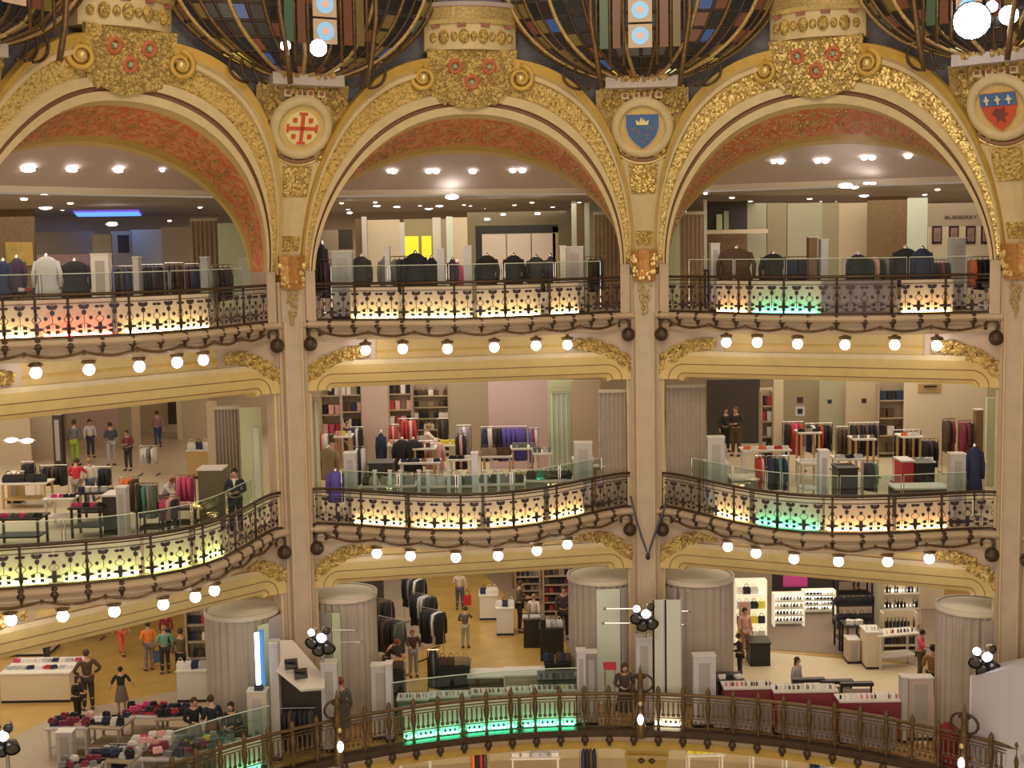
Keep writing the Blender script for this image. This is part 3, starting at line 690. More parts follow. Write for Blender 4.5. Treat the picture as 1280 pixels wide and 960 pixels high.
# ================================================================ ROOM SHELLS
WARM = mat('warm_wall', (.62, .52, .38), .7, noise=.06, nscale=2)
CEIL = mat('pinkish_ceiling', (.62, .52, .42), .7)
FLT = mat('golden_floor', (.54, .35, .11), .22, noise=.18, nscale=1.5)
FLP = mat('pale_stone_floor', (.66, .56, .40), .35, noise=.12, nscale=2)
FLG = mat('grey_brown_floor', (.36, .29, .22), .5, noise=.2, nscale=2)
def quadring(o0, o1, z0, z1, nm, mt, i0=0, i1=4, n=8, th=None, s0=None):
    # a band that follows the galleries, o metres behind the column line
    rows = []
    for i in range(i0, i1):
        for q in range(n+1):
            p0 = RP(i, q/n, o0, z0); p1 = RP(i, q/n, o1, z1); rows.append([p0, p1])
    m = MB(); m.sheet(rows); return m.build(nm, mt)
def RP(i, t, o, z):            # offset radially so that neighbouring bays join
    a, b = CP[i], CP[i+1]; p = a+(b-a)*t; d = (p-CEN).normalized(); k = 1/max(d.dot(-Vector(bay_frame(i)[2])), .5); return Vector((p.x+d.x*o*k, p.y+d.y*o*k, z))
def slab(lv, depth, mt, nm='floor'):
    z = FL[lv]; rows = []
    for i in range(0, 4):
        for q in range(25):
            t = q/24; r = [edge(i, t, lv, z, .02)] if lv > 1 else [RP(i, t, -1.9, z)]
            for f in (.0, .25, .5, 1.0): r.append(RP(i, t, .6+(depth-.6)*f, z))
            rows.append(r)
    m = MB(); m.sheet(rows); o = m.build(nm, mt); struct(o)
    s = o.modifiers.new('thick', 'SOLIDIFY'); s.thickness = .3; s.offset = 0 if False else (1 if o.data.polygons[0].normal.z < 0 else -1)
    return o
slab(3, 21, FLG); slab(2, 22, FLP)
def polar(a, r, z): return Vector((CX+r*math.sin(math.radians(a)), CY+r*math.cos(math.radians(a)), z))
def ringsurf(prof, nm, mt, a0=-62, a1=72, n=134):
    m = MB(); m.sheet([[polar(a0+(a1-a0)*k/n, r, z) for r, z in prof] for k in range(n+1)]); return m.build(nm, mt)
R1 = 13.95
struct(ringsurf([(R1-.12, .0), (16, 0), (22, 0), (47, 0), (47, -.3), (R1, -.3)], 'floor', FLT))
struct(ringsurf([(R1-.1, .0), (R1-.16, .0), (R1-.16, .20), (R1+.12, .20), (R1+.12, 0)], 'trim_3', BRONZE))
struct(ringsurf([(R1-.12, .02), (R1-.2, -.02), (R1-.2, -.10), (R1-.12, -.14)], 'trim_4', STONE_D))
struct(ringsurf([(R1-.12, -.12), (R1-.10, -.36), (R1+.2, -.42), (R1+2, -.42)], 'trim_5', OCHRE))
# top gallery: sloping lit cove behind the arches, cream trim, flat ceiling, back wall
struct(quadring(1.45, 4.6, 17.0, 15.62, 'ceiling', CEIL)); struct(quadring(4.6, 4.7, 15.62, 15.45, 'trim_1', mat('bright_trim', (.85, .76, .58), .5)))
struct(quadring(4.7, 21, 15.4, 15.3, 'ceiling', mat('top_shop_ceiling', (.46, .40, .32), .6)))
struct(quadring(20.0, 20.0, 11.78, 15.5, 'wall_back_top', WARM))
struct(quadring(1.47, 1.47, 16.7, 17.2, 'trim_2', mat('dark_slot', (.10, .07, .05), .8)))
struct(quadring(22, 22, 6.0, 11.3, 'wall_back_second', WARM)); struct(quadring(.6, 22.5, 11.25, 11.25, 'ceiling', CEIL))
struct(quadring(30, 30, 0, 5.5, 'wall_back_first', WARM)); struct(quadring(.6, 30.5, 5.45, 5.45, 'ceiling', CEIL))
struct(ringsurf([(16.5, -5.8), (30, -5.8)], 'floor', FLP)); struct(ringsurf([(27, -5.8), (27, -.4)], 'wall_back_ground', mat('bright_cream_wall', (.75, .62, .42), .7))); struct(ringsurf([(R1+1.9, -.40), (27.5, -.40)], 'ceiling', CEIL))
# ================================================================ FIRST GALLERY: circular balustrade, standards, fabric drums, kiosks
FLV = {3: 11.78, 2: 6.0, 1: 0.}
def onfl(px, D, z):            # world point at view depth D in pixel column px, at height z
    a = (px-640)/FPX; b = (z-CAM.z-(FW.z+RT.z*a)*D)/(UP.z*D); return CAM+(FW+RT*a+UP*b)*D
def zat(px, py, D): return (CAM+ray(px, py)*D).z
_DM = {}
def dmin(px, lv):              # view depth just behind the balustrade in a pixel column
    key = (round(px/4), lv)
    if key in _DM: return _DM[key]
    best = (1e9, 0)
    if lv > 1:
        for i in range(0, 4):
            for k in range(61):
                p = edge(i, k/60, lv, FL[lv]+.3, .85); D = (p-CAM).dot(FW); best = min(best, (abs(proj(p)[0]-px), D)) if D > 3 else best
    elif lv == 1:
        for k in range(300):
            p = polar(-60+130*k/300, R1+.75, .3); D = (p-CAM).dot(FW); best = min(best, (abs(proj(p)[0]-px), D)) if D > 3 else best
    _DM[key] = best[1]; return best[1]
def wid(p0, p1, D): return abs(p1-p0)*D/FPX
def yaw_to_cam(p): return math.atan2(-p.x, p.y) if False else math.atan2(p.x, p.y)*-1
G1 = thing('balustrade', 'long curved bronze balustrade with posts along the edge of the first gallery', 'balustrade', polar(7, R1, 0))
m = MB(); m.tube([polar(-60+131*k/130, R1, 1.2) for k in range(131)], .05, 6); m.tube([polar(-60+131*k/130, R1, 1.08) for k in range(131)], .02, 5); m.build('top_rail', BRONZE_G, G1, True)
def slots_mesh():
    m = MB(); F = Matrix(((1, 0, 0, 0), (0, 0, 1, 0), (0, 1, 0, 0), (0, 0, 0, 1)))
    for x in (-.21, -.07, .07, .21):
        m.box((x, 0, .82), (.045, .022, .30)); m.poly([(x-.04, .56), (x+.04, .56), (x+.055, .62), (x, .69), (x-.055, .62)], F, .02)
    for x in (-.14, 0, .14): m.poly([(x-.045, .40), (x, .34), (x+.045, .40), (x, .47)], F, .02)
    for z in (.26, .52, 1.0): m.box((0, 0, z), (.72, .022, .024))
    for x in (-.28, .28): m.tube([(x+.05*math.cos(a), 0, .38+.09*math.sin(a)) for a in [2*PI*k/8 for k in range(9)]], .012, 4)
    return m.mesh('slotted_panel', BRONZE_G)
SLM = slots_mesh()
p2 = MB(); p2.lathe([(.05, 0), (.05, .2), (.035, .3), (.05, .5), (.075, .68), (.085, .8), (.05, .95), (.05, 1.12), (.075, 1.2), (.05, 1.28), (.0, 1.36)], (0, 0, .1), 8); P2 = p2.mesh('post', BRONZE_G, True)
b2 = MB(); b2.ball((0, 0, 0), .11, 8, 6, (1, .8, 1)); b2.ball((0, 0, -.12), .06, 6, 5); B2 = b2.mesh('boss', BRONZE, True)
N1 = 46; L1 = Vector(G1.location)
for k in range(N1+1):
    a = -60+131*k/N1; p = polar(a, R1, 0); part('post', P2, G1, p-L1, -math.radians(a)); part('boss', B2, G1, polar(a, R1-.22, -.06)-L1, -math.radians(a))
    if k < N1: a2 = a+131/N1/2; part('ironwork_panel', SLM, G1, polar(a2, R1, 0)-L1, -math.radians(a2))
def ang1(px):
    best = (1e9, 0)
    for k in range(600):
        a = -60+130*k/600; p = polar(a, R1+.35, .6)
        if (p-CAM).dot(FW) < 3: continue
        best = min(best, (abs(proj(p)[0]-px), a))
    return best[1]
for (x0, x1, c) in ((270, 325, 'g'), (503, 575, 'g'), (580, 646, 'g'), (651, 720, 'g'), (817, 851, 'l'), (893, 966, 'd'), (972, 1046, 'd'), (1052, 1122, 'd')):
    a0, a1 = ang1(x0), ang1(x1); m = MB(); N = 6
    m.sweep([[polar(a0+(a1-a0)*k/N, R1+.30, .22), polar(a0+(a1-a0)*k/N, R1+.33, .22), polar(a0+(a1-a0)*k/N, R1+.33, 1.14), polar(a0+(a1-a0)*k/N, R1+.30, 1.14)] for k in range(N+1)])
    s = m.build('frosted_screen', PANELW if c != 'd' else MATS['dim_screen'], G1)
    if c == 'd': continue
    MB().tube([polar(a0+(a1-a0)*(.04+.92*k/N), R1+.22, .26) for k in range(N+1)], .035, 6).build('light_strip', STRIPS[c] if c == 'g' else mat('pale_strip', (1, .95, .7), .4, emit=(1, .92, .62), es=9), s)
# bronze standards on the balustrade, each with a small lit lantern
for px, w in ((415, 'left'), (800, 'middle'), (1215, 'right')):
    a = ang1(px); p = polar(a, R1-.12, 0); t = thing('lamp_standard', 'ornate bronze standard with little lit lantern, %s one on the first gallery balustrade' % w, 'lamp', p)
    MB().lathe([(.16, 0), (.16, .3), (.10, .42), (.08, .9), (.14, 1.15), (.10, 1.3), (.07, 1.6), (.11, 1.7), (.05, 1.85), (.0, 2.1)], p, 10).build('stem', BRONZE_G, t, True)
    d = Vector((*(CEN-Vector((p.x, p.y))).normalized(), 0)); tx = Vector((-d.y, d.x, 0))
    for sg in (-1, 1): MB().tube([p+tx*sg*(.08+.28*math.sin(b))+Vector((0, 0, 1.55-.25*math.cos(b))) for b in [PI*1.3*k/9 for k in range(10)]], .035, 6).build('scroll_arm', BRONZE, t, True)
    MB().ball(p+d*.16+Vector((0, 0, .55)), .085, 10, 8, (1, 1, 1.8)).build('lantern', mat('lantern_glow', (1, .9, .7), .3, emit=(1, .93, .8), es=5), t, True)
    MB().ball(p+d*.14+Vector((0, 0, 1.0)), .07, 8, 6).build('gilt_ball', GOLD2, t, True)
# ---- curtains and drums
CURT = mat('taupe_curtain', (.46, .40, .34), .8, noise=.12, nscale=2); CURTG = mat('pale_green_curtain', (.55, .56, .42), .8); CURTT = mat('tan_curtain', (.45, .33, .20), .8, noise=.15, nscale=2)
MINT = mat('mint_panel', (.62, .72, .52), .5); MINTP = mat('pale_mint_panel', (.68, .76, .64), .45)
def curtain(px0, px1, pyt, D, z0, mt, label, pyb=None, cat='curtain', folds=9):
    a, b = onfl(px0, D, z0), onfl(px1, D, z0); zt = zat((px0+px1)/2, pyt, D); zb = z0+.02 if pyb is None else zat((px0+px1)/2, pyb, D)
    t = thing('curtain', label, cat, (a+b)/2+Vector((0, 0, zb-z0))); d = (b-a); n = Vector((d.y, -d.x, 0)).normalized(); N = folds*6
    m = MB(); fr = [(a+d*(k/N)+n*.07*math.sin(2*PI*folds*k/N)) for k in range(N+1)]
    m.sheet([[Vector((p.x, p.y, zb)), Vector((p.x, p.y, (zb+zt)/2)), Vector((p.x, p.y, zt-.02))] for p in fr]); c = m.build('drape', mt, t, True)
    MB().box(Vector(((a.x+b.x)/2, (a.y+b.y)/2, zt+.03)), (d.length, .16, .10), math.atan2(d.y, d.x)).build('curtain_head', mat('curtain_head', (.52, .48, .34), .6), t)
    return t
def drum(px, pyt, wpx, lab, panels):
    zt = 3.7; c = at_z(px, pyt, zt); D = (c-CAM).dot(FW); r = wpx*D/FPX/2
    t = thing('fabric_drum', lab, 'fitting room', (c.x, c.y, 0)); va = math.atan2(CAM.y-c.y, CAM.x-c.x)     # towards the camera
    m = MB(); N = 160; vs = []
    m.sheet([[c+Vector(((r+.035*math.sin(28*g))*math.cos(g), (r+.035*math.sin(28*g))*math.sin(g), z-zt)) for z in (0.02, 2, zt)] for g in [2*PI*k/N for k in range(N+1)]])
    m.build('pleated_wall', CURT, t, True)
    m = MB(); m.lathe([(r+.06, zt-.08), (r+.06, zt+.06), (r-.02, zt+.06), (r-.08, zt-.02)], (c.x, c.y, 0), 40); m.build('rim', mat('drum_rim', (.60, .54, .42), .5), t, True)
    m = MB(); m.lathe([(r-.02, zt+.03), (r*.6, zt+.07), (r*.2, zt+.09), (0, zt+.09)], (c.x, c.y, 0), 40); m.build('lid', mat('pale_lid', (.82, .82, .66), .6), t, True)
    for (x0, x1, top, mt, nm) in panels:                             # flat door panels standing just before the pleats
        g = lambda x: va + math.asin(max(-.999, min(.999, (x-px)/(wpx/2*1.02))))
        a = c+Vector(((r+.12)*math.cos(g(x0)), (r+.12)*math.sin(g(x0)), 0)); b = c+Vector(((r+.12)*math.cos(g(x1)), (r+.12)*math.sin(g(x1)), 0)); a.z = b.z = .02
        n = Vector(((a+b)/2-c).xy.normalized().to_3d())*.05
        MB().obox(a, b-a, n, Vector((0, 0, top-.02))).build(nm, mt, t)
    return t
LILAC = mat('lilac_grey_panel', (.50, .46, .47), .5)
drum(302, 762, 88, 'pleated taupe drum of a fitting room left of the left column', [(318, 330, 3.5, MINT, 'mint_panel'), (331, 345, 3.6, LILAC, 'grey_panel')])
drum(429, 741, 80, 'pleated taupe drum of a fitting room right of the left column', [(391, 415, 3.4, LILAC, 'grey_panel'), (416, 425, 3.4, MINT, 'mint_panel')])
drum(753, 719, 84, 'pleated taupe drum with mint door left of the middle column', [(746, 772, 3.55, MINTP, 'mint_panel'), (773, 793, 3.55, LILAC, 'grey_panel')])
drum(871, 720, 88, 'pleated taupe drum right of the middle column', [(829, 848, 3.55, LILAC, 'grey_panel')])
drum(1215, 757, 84, 'pleated taupe drum left of the right column', [(1226, 1252, 3.55, LILAC, 'grey_panel')])
# ---- people
HAIR = {k: mat('hair_'+k, c, .7) for k, c in {'black': (.015, .012, .01), 'brown': (.06, .03, .015), 'blond': (.35, .22, .10), 'grey': (.25, .23, .21), 'red': (.20, .06, .02)}.items()}
SKIN = mat('skin', (.55, .32, .22), .55); SHOE = mat('dark_shoe', (.03, .025, .02), .5)
def skinmesh(name, verts, edges, radii, mt, sub=1, root=0):
    me = bpy.data.meshes.new(name); me.from_pydata([tuple(v) for v in verts], edges, []); me.update()
    o = bpy.data.objects.new(name, me); C.objects.link(o)
    me.materials.append(mt)
    o.modifiers.new('s', 'SKIN'); 
    if not me.skin_vertices: 
        pass
    sv = me.skin_vertices[0].data if me.skin_vertices else None
    for k, r in enumerate(radii): sv[k].radius = r if isinstance(r, tuple) else (r, r)
    sv[root].use_root = True
    o.modifiers['s'].use_smooth_shade = True
    if sub: mm = o.modifiers.new('u', 'SUBSURF'); mm.levels = sub; mm.render_levels = sub
    dg = bpy.context.evaluated_depsgraph_get(); r = bpy.data.meshes.new_from_object(o.evaluated_get(dg)); r.name = name
    bpy.data.objects.remove(o); r.materials.clear(); r.materials.append(mt); return r
def pose_joints(pose):         # 1.72 m figure facing -y; x right
    J = {'pelvis': (0, 0, .95), 'waist': (0, 0, 1.08), 'chest': (0, 0, 1.28), 'neckb': (0, .01, 1.44), 'neck': (0, 0, 1.50), 'head': (0, -.02, 1.60), 'crown': (0, -.01, 1.665)}
    for s, k in ((-1, 'l'), (1, 'r')):
        J['sh'+k] = (s*.18, .01, 1.40); J['el'+k] = (s*.235, .03, 1.13); J['wr'+k] = (s*.25, -.05, .90)
        J['hip'+k] = (s*.09, 0, .90); J['kn'+k] = (s*.10, -.01, .50); J['an'+k] = (s*.11, .02, .09); J['toe'+k] = (s*.13, -.14, .035)
    def up(**k):
        for a, b in k.items(): J[a] = b
    if pose == 'walk': up(knl=(-.09, -.14, .52), anl=(-.10, -.24, .10), toel=(-.11, -.40, .06), knr=(.09, .02, .50), anr=(.10, .26, .14), toer=(.11, .14, .04), ell=(-.25, .12, 1.15), wrl=(-.26, .16, .92), elr=(.25, -.06, 1.15), wrr=(.25, -.24, .98))
    if pose == 'hands': up(ell=(-.25, .02, 1.14), wrl=(-.10, -.24, 1.12), elr=(.25, .02, 1.14), wrr=(.08, -.26, 1.14), head=(0, -.06, 1.59), crown=(0, -.06, 1.68))
    if pose == 'hips': up(ell=(-.36, .06, 1.16), wrl=(-.19, -.03, 1.02), elr=(.36, .06, 1.16), wrr=(.19, -.03, 1.02))
    if pose == 'reach': up(ell=(-.24, -.16, 1.22), wrl=(-.16, -.40, 1.16), elr=(.26, -.02, 1.13), wrr=(.18, -.26, 1.06), head=(-.02, -.08, 1.58), crown=(-.02, -.09, 1.67), waist=(0, -.01, 1.08), chest=(0, -.04, 1.27))
    if pose == 'bend': up(waist=(0, -.03, 1.06), chest=(0, -.16, 1.22), neckb=(0, -.26, 1.33), neck=(0, -.30, 1.37), head=(0, -.37, 1.42), crown=(0, -.42, 1.50), shl=(-.18, -.22, 1.31), shr=(.18, -.22, 1.31), ell=(-.22, -.34, 1.08), wrl=(-.14, -.52, 1.0), elr=(.22, -.34, 1.08), wrr=(.14, -.50, .98))
    if pose == 'bag': up(ell=(-.27, .02, 1.13), wrl=(-.28, -.02, .86), elr=(.25, -.02, 1.14), wrr=(.16, -.25, 1.10))
    if pose == 'wide': up(ell=(-.30, .02, 1.18), wrl=(-.42, -.05, .98), elr=(.30, .02, 1.16), wrr=(.36, -.1, .95), knl=(-.10, -.05, .50), knr=(.11, .03, .50))
    return {k: Vector(v) for k, v in J.items()}
POSES = {}
def posemeshes(pose, skirt=False, longhair=False, longsl=True, dress=False):
    key = (pose, skirt, longhair, longsl, dress)
    if key in POSES: return POSES[key]
    J = pose_joints(pose); names = []; V = []; Rr = []; E = []
    def add(n, p, r, par=None):
        names.append(n); V.append(p); Rr.append(r); k = len(V)-1
        if par is not None: E.append((names.index(par), k))
    add('pelvis', J['pelvis'], (.13, .10)); add('waist', J['waist'], (.115, .085), 'pelvis'); add('chest', J['chest'], (.145, .10), 'waist'); add('neckb', J['neckb'], (.07, .06), 'chest'); add('neck', J['neck'], .05, 'neckb')
    hd = J['head']; cr = J['crown']; add('jaw', hd-(cr-hd)*.5+Vector((0, -.035, 0)), (.055, .06), 'neck'); add('head', hd+Vector((0, .0, .01)), (.072, .085), 'jaw'); add('crown', cr, (.045, .055), 'head')
    add('nose', hd+Vector((0, -.105, -.01)), .012, 'head')
    for k in 'lr':
        s = -1 if k == 'l' else 1
        add('ear'+k, hd+Vector((s*.082, .01, 0)), .014, 'head')
        add('sh'+k, J['sh'+k], .058, 'chest'); add('el'+k, J['el'+k], .042, 'sh'+k); add('wr'+k, J['wr'+k], .028, 'el'+k)
        d = (J['wr'+k]-J['el'+k]).normalized(); pm = J['wr'+k]+d*.07; add('pm'+k, pm, (.038, .018), 'wr'+k)
        side = d.cross(Vector((0, 1, 0))); side = side.normalized() if side.length > .1 else Vector((1, 0, 0)); fw = side.cross(d).normalized()
        if fw.y > 0: fw = -fw
        for q, (o, l) in enumerate(((-.026, .055), (-.009, .068), (.009, .064), (.026, .048))):
            b = pm+side*0+fw*o+d*.02; add('f%s%d' % (k, q), b+d*l*.5, .0085, 'pm'+k); add('g%s%d' % (k, q), b+d*l*.9-side*s*.012, .007, 'f%s%d' % (k, q))
        add('th'+k, J['wr'+k]+d*.045+fw*.045, .010, 'pm'+k)
        add('hip'+k, J['hip'+k], .088, 'pelvis'); add('kn'+k, J['kn'+k], .058, 'hip'+k); add('cf'+k, J['kn'+k].lerp(J['an'+k], .35)+Vector((0, .02, 0)), .056, 'kn'+k); add('an'+k, J['an'+k], .038, 'cf'+k); add('toe'+k, J['toe'+k], (.04, .028), 'an'+k)
    body = skinmesh('body', V, E, Rr, SKIN)
    def chain(ns, rs, E2, nm, root=0): return skinmesh(nm, [J[n] if isinstance(n, str) else n for n in ns], E2, rs, SHOE, 1, root)
    def arm_end(k, f): return J['el'+k].lerp(J['wr'+k], f)
    ns = ['pelvis', 'waist', 'chest', 'neckb', 'shl', 'ell', arm_end('l', .9 if longsl else .15), 'shr', 'elr', arm_end('r', .9 if longsl else .15)]
    shirt = chain(ns, [(.148, .115), (.130, .10), (.162, .118), (.075, .065), .073, .055, .043, .073, .055, .043], [(0, 1), (1, 2), (2, 3), (2, 4), (4, 5), (5, 6), (2, 7), (7, 8), (8, 9)], 'shirt')
    if skirt or dress:
        m = MB(); h = .50 if skirt else .45
        m.lathe([(.13, 1.07), (.17, .92), (.20, .75), (.24, h)], (0, 0, 0), 16); leg = m.mesh('skirt', SHOE, True)
    else:
        leg = chain(['pelvis', 'hipl', 'knl', J['anl']+Vector((0, .0, .01)), 'hipr', 'knr', J['anr']+Vector((0, 0, .01))], [(.15, .118), .105, .078, .062, .105, .078, .062], [(0, 1), (1, 2), (2, 3), (0, 4), (4, 5), (5, 6)], 'trousers')
    hm = MB().ball(hd+Vector((0, .022, .030)), .1, 12, 9, (.90, .98, 1.0))
    if longhair: hm.ball(hd+Vector((0, .06, -.10)), .1, 10, 8, (.80, .55, 1.6))
    hair = hm.mesh('hair', SHOE, True)
    shoes = [MB().ball(J['toe'+k]*.5+J['an'+k]*.5+Vector((0, -.02, -.035)), 1, 10, 6, (.055, .135, .045)).mesh('shoe', SHOE, True) for k in 'lr']
    eyes = MB().ball(hd+Vector((-.03, -.088, .012)), .011, 6, 5).ball(hd+Vector((.03, -.088, .012)), .011, 6, 5).mesh('eyes', BLACKM, True)
    mouth = MB().box(hd+Vector((0, -.094, -.052)), (.04, .01, .009)).mesh('mouth', mat('lips', (.4, .14, .11), .5))
    POSES[key] = (body, shirt, leg, hair, shoes, eyes, mouth, skirt or dress); return POSES[key]
def setmat(o, mt):
    o.material_slots[0].link = 'OBJECT'; o.material_slots[0].material = mt
def cloth(col, nm=None):
    nm = nm or 'cloth_%02x%02x%02x' % tuple(min(255, int(c*255)) for c in col); return mat(nm, col, .85)
def person(px, pyf, pyt, lv, pose, facing, top, leg, hair, label, D=None, skirt=False, longhair=False, longsl=True, dress=False, bag=None):
    z = FLV[lv]
    p = at_z(px, pyf, z) if D is None else onfl(px, D, z)
    dist = (p-CAM).dot(FW); h = zat(px, pyt, dist)-z if pyt else 1.85; s = max(1.5, min(1.92, h))/1.74
    M6 = posemeshes(pose, skirt, longhair, longsl, dress)
    o = bpy.data.objects.new('person', M6[0]); C.objects.link(o); o.location = p+Vector((0, 0, .0)); o.scale = (s, s, s)
    o.rotation_euler = (0, 0, math.radians(facing)-math.atan2(p.x, p.y)); tag(o, label, 'person')
    for nm, me, c in (('shirt', M6[1], top), ('skirt' if M6[7] else 'trousers', M6[2], leg), ('hair', M6[3], None)):
        q = part(nm, me, o); setmat(q, HAIR[hair] if c is None else cloth(c))
    for me in M6[4]: part('shoe', me, o)
    part('eyes', M6[5], o); part('mouth', M6[6], o)
    if bag:
        col, lab = bag; J = pose_joints(pose); w = J['wrl']; R = Matrix.Rotation(o.rotation_euler.z, 3, 'Z')
        bp = p+R@(Vector((w.x-.02, w.y-.02, 0))*s); hz = w.z*s
        b = thing('shopping_bag', lab, 'bag', (bp.x, bp.y, z+hz-.62), o.rotation_euler.z)
        m = MB(); m.sweep([[Vector((-.15, -.07, 0)), Vector((.15, -.07, 0)), Vector((.15, .07, 0)), Vector((-.15, .07, 0))], [Vector((-.17, -.06, .38)), Vector((.17, -.06, .38)), Vector((.17, .06, .38)), Vector((-.17, .06, .38))]]); m.build('bag_body', cloth(col), b, local=True)
        MB().tube([(.10*math.cos(a), 0, .38+.20*math.sin(a)) for a in [PI*k/8 for k in range(9)]], .012, 5).build('handle', BLACKM, b, local=True)
    return o
# ---- shop furniture
CLR = {'k': (.022, .022, .028), 'c': (.05, .05, .06), 'n': (.03, .04, .10), 'p': (.07, .04, .08), 'b': (.10, .06, .04), 'r': (.45, .05, .05), 'o': (.75, .18, .05), 'm': (.60, .08, .22), 'w': (.75, .73, .72), 'g': (.22, .22, .23), 'u': (.13, .10, .45), 't': (.30, .22, .14), 'e': (.10, .22, .20), 'y': (.75, .65, .08), 'v': (.35, .32, .40), 'P': (.75, .42, .42), 's': (.50, .52, .55), 'W': (.22, .04, .07), 'G': (.12, .15, .12)}
def garment_mesh():
    m = MB(); secs = []
    for z, w, d in ((0, .19, .05), (-.03, .22, .07), (-.2, .21, .09), (-.5, .22, .09), (-.85, .25, .10)):
        secs.append([Vector((d*math.sin(2*PI*k/8), w*math.cos(2*PI*k/8), z)) for k in range(8)])
    m.sweep(secs)
    for s in (-1, 1): m.tube([(0, s*.19, -.03), (.01, s*.26, -.25), (.02, s*.25, -.6)], [.06, .055, .045], 6)
    m.tube([(0, -.02, .0), (0, 0, .05), (.015, .01, .09)], .008, 4)
    return m.mesh('garment', SHOE, True)
GARM = garment_mesh()
def rack(px0, px1, pyt, lv, D, cols, label, gl, yaw=0., pyf=None, n=None, h=None):
    D = max(D, dmin(px0, lv), dmin(px1, lv)); z = FLV[lv]; a, b = onfl(px0, D, z), onfl(px1, D, z); w = (b-a).length; c = (a+b)/2; top = h or max(1.1, min(1.9, zat((px0+px1)/2, pyt, D)-z)); rz = math.atan2(b.y-a.y, b.x-a.x)+math.radians(yaw); L = w/max(math.cos(math.radians(yaw)), .35)
    t = thing('clothes_rack', label, 'clothes rack', c, rz)
    MB().tube([(-L/2, 0, top-.06), (L/2, 0, top-.06)], .016, 6).build('rail', CHROME, t, local=True)
    for s in (-1, 1):
        MB().tube([(s*L/2, 0, .03), (s*L/2, 0, top-.06)], .016, 6).build('upright', CHROME, t, local=True)
        MB().box((s*L/2, 0, .02), (.04, .5, .03)).build('foot', BLACKM, t, local=True)
    n = n or max(3, int(L/.15)); R = Matrix.Rotation(rz, 3, 'Z')
    for k in range(n):
        x = -L/2+.07+(L-.14)*(k+.5)/n; o = bpy.data.objects.new('garment', GARM); C.objects.link(o)
        sc = (top-.25)/1.35; o.scale = (1, .95, min(1.25, sc*random.uniform(.95, 1.08))); o.location = c+R@Vector((x, 0, top-.14)); o.rotation_euler = (0, 0, rz+random.uniform(-.12, .12)); setmat(o, cloth(CLR[cols[k*len(cols)//n]])); tag(o, gl+', %s from the left' % nth(k), 'garment', gl)
    return t
def dressform(px, pyt, lv, D, col, label, wpx=None, neck=True):     # coat on a tailor's bust
    D = max(D, dmin(px, lv)+.1); z = FLV[lv]; p = onfl(px, D, z); top = zat(px, pyt, D)-z; k = top/1.55; t = thing('dress_form', label, 'mannequin', p)
    MB().lathe([(.0, .0), (.20, .01), (.20, .03), (.03, .05), (.02, .9*k), (0, .9*k)], (0, 0, 0), 10).build('stand', CHROME, t, True, True)
    w = (wpx*D/FPX/2 if wpx else .26); m = MB()
    for zz, rx, ry in (): pass
    secs = [[Vector((w*a*math.cos(2*PI*q/12), .17*b*math.sin(2*PI*q/12), zz*k)) for q in range(12)] for zz, a, b in ((.55, 1.15, 1.3), (.8, 1.02, 1.15), (1.0, .85, .9), (1.2, .98, 1.), (1.36, .95, .85), (1.44, .55, .6), (1.47, .25, .4))]
    m.sweep(secs); m.build('coat', cloth(CLR[col]), t, True, True)
    for s in (-1, 1): MB().tube([(s*w*.85, 0, 1.36*k), (s*w*1.12, -.02, 1.1*k), (s*w*1.1, -.05, .8*k)], [.075, .065, .05], 7).build('sleeve', cloth(CLR[col]), t, True, True)
    MB().lathe([(.06, 1.44*k), (.05, 1.52*k), (.0, 1.55*k)], (0, 0, 0), 8).build('neck_cap', CHROME, t, True, True)
    return t
def post_kiosk(px0, px1, pyt, lv, D, label, mt=None, name='pillar', depth=.35, cat='pillar'):
    D = max(D, dmin(px0, lv), dmin(px1, lv)); z = FLV[lv]; a, b = onfl(px0, D, z), onfl(px1, D, z); w = (b-a).length; h = zat((px0+px1)/2, pyt, D)-z; c = (a+b)/2
    t = thing(name, label, cat, c, math.atan2(b.y-a.y, b.x-a.x)); mt = mt or GREYP
    MB().box((0, depth/2, h/2), (w, depth, h)).build('shaft', mt, t, local=True)
    MB().box((0, depth/2, .05), (w+.04, depth+.04, .10)).build('base', BLACKM, t, local=True)
    MB().box((0, depth/2, h+.015), (w+.03, depth+.03, .03)).build('cap', WHITE, t, local=True)
    if w > .25: MB().box((0, -.008, h*.52), (w*.5, .02, h*.78)).build('inset_panel', mat('inset_grey', (.40, .38, .38), .5), t, local=True)
    return t
FOLD = {}
def folded_mesh():
    m = MB(); m.box((0, 0, .03), (.30, .24, .06)); m.box((0, .02, .075), (.26, .20, .03)); m.tube([(-.1, -.10, .09), (0, -.06, .10), (.1, -.10, .09)], .014, 5); return m.mesh('folded_garment', SHOE)
FM = folded_mesh()
def bag_mesh():
    m = MB(); m.sweep([[Vector((x*w, y*d, z)) for x, y in ((-1, -1), (1, -1), (1, 1), (-1, 1))] for z, w, d in ((0, .17, .08), (.12, .19, .09), (.24, .14, .05))]); m.tube([(.09*math.cos(a), 0, .23+.12*math.sin(a)) for a in [PI*k/6 for k in range(7)]], .012, 5); return m.mesh('handbag', SHOE)
BM = bag_mesh()
def bottle_mesh():
    m = MB(); m.lathe([(0, 0), (.035, 0), (.035, .10), (.015, .13), (.015, .17), (0, .17)], (0, 0, 0), 8); m.box((.10, 0, .05), (.07, .07, .10)); return m.mesh('perfume_bottle', SHOE)
BT = bottle_mesh()
def box_mesh():
    m = MB(); m.box((0, 0, .06), (.26, .2, .12)); m.box((0, 0, .13), (.28, .22, .03)); return m.mesh('boxed_item', SHOE)
XM = box_mesh()
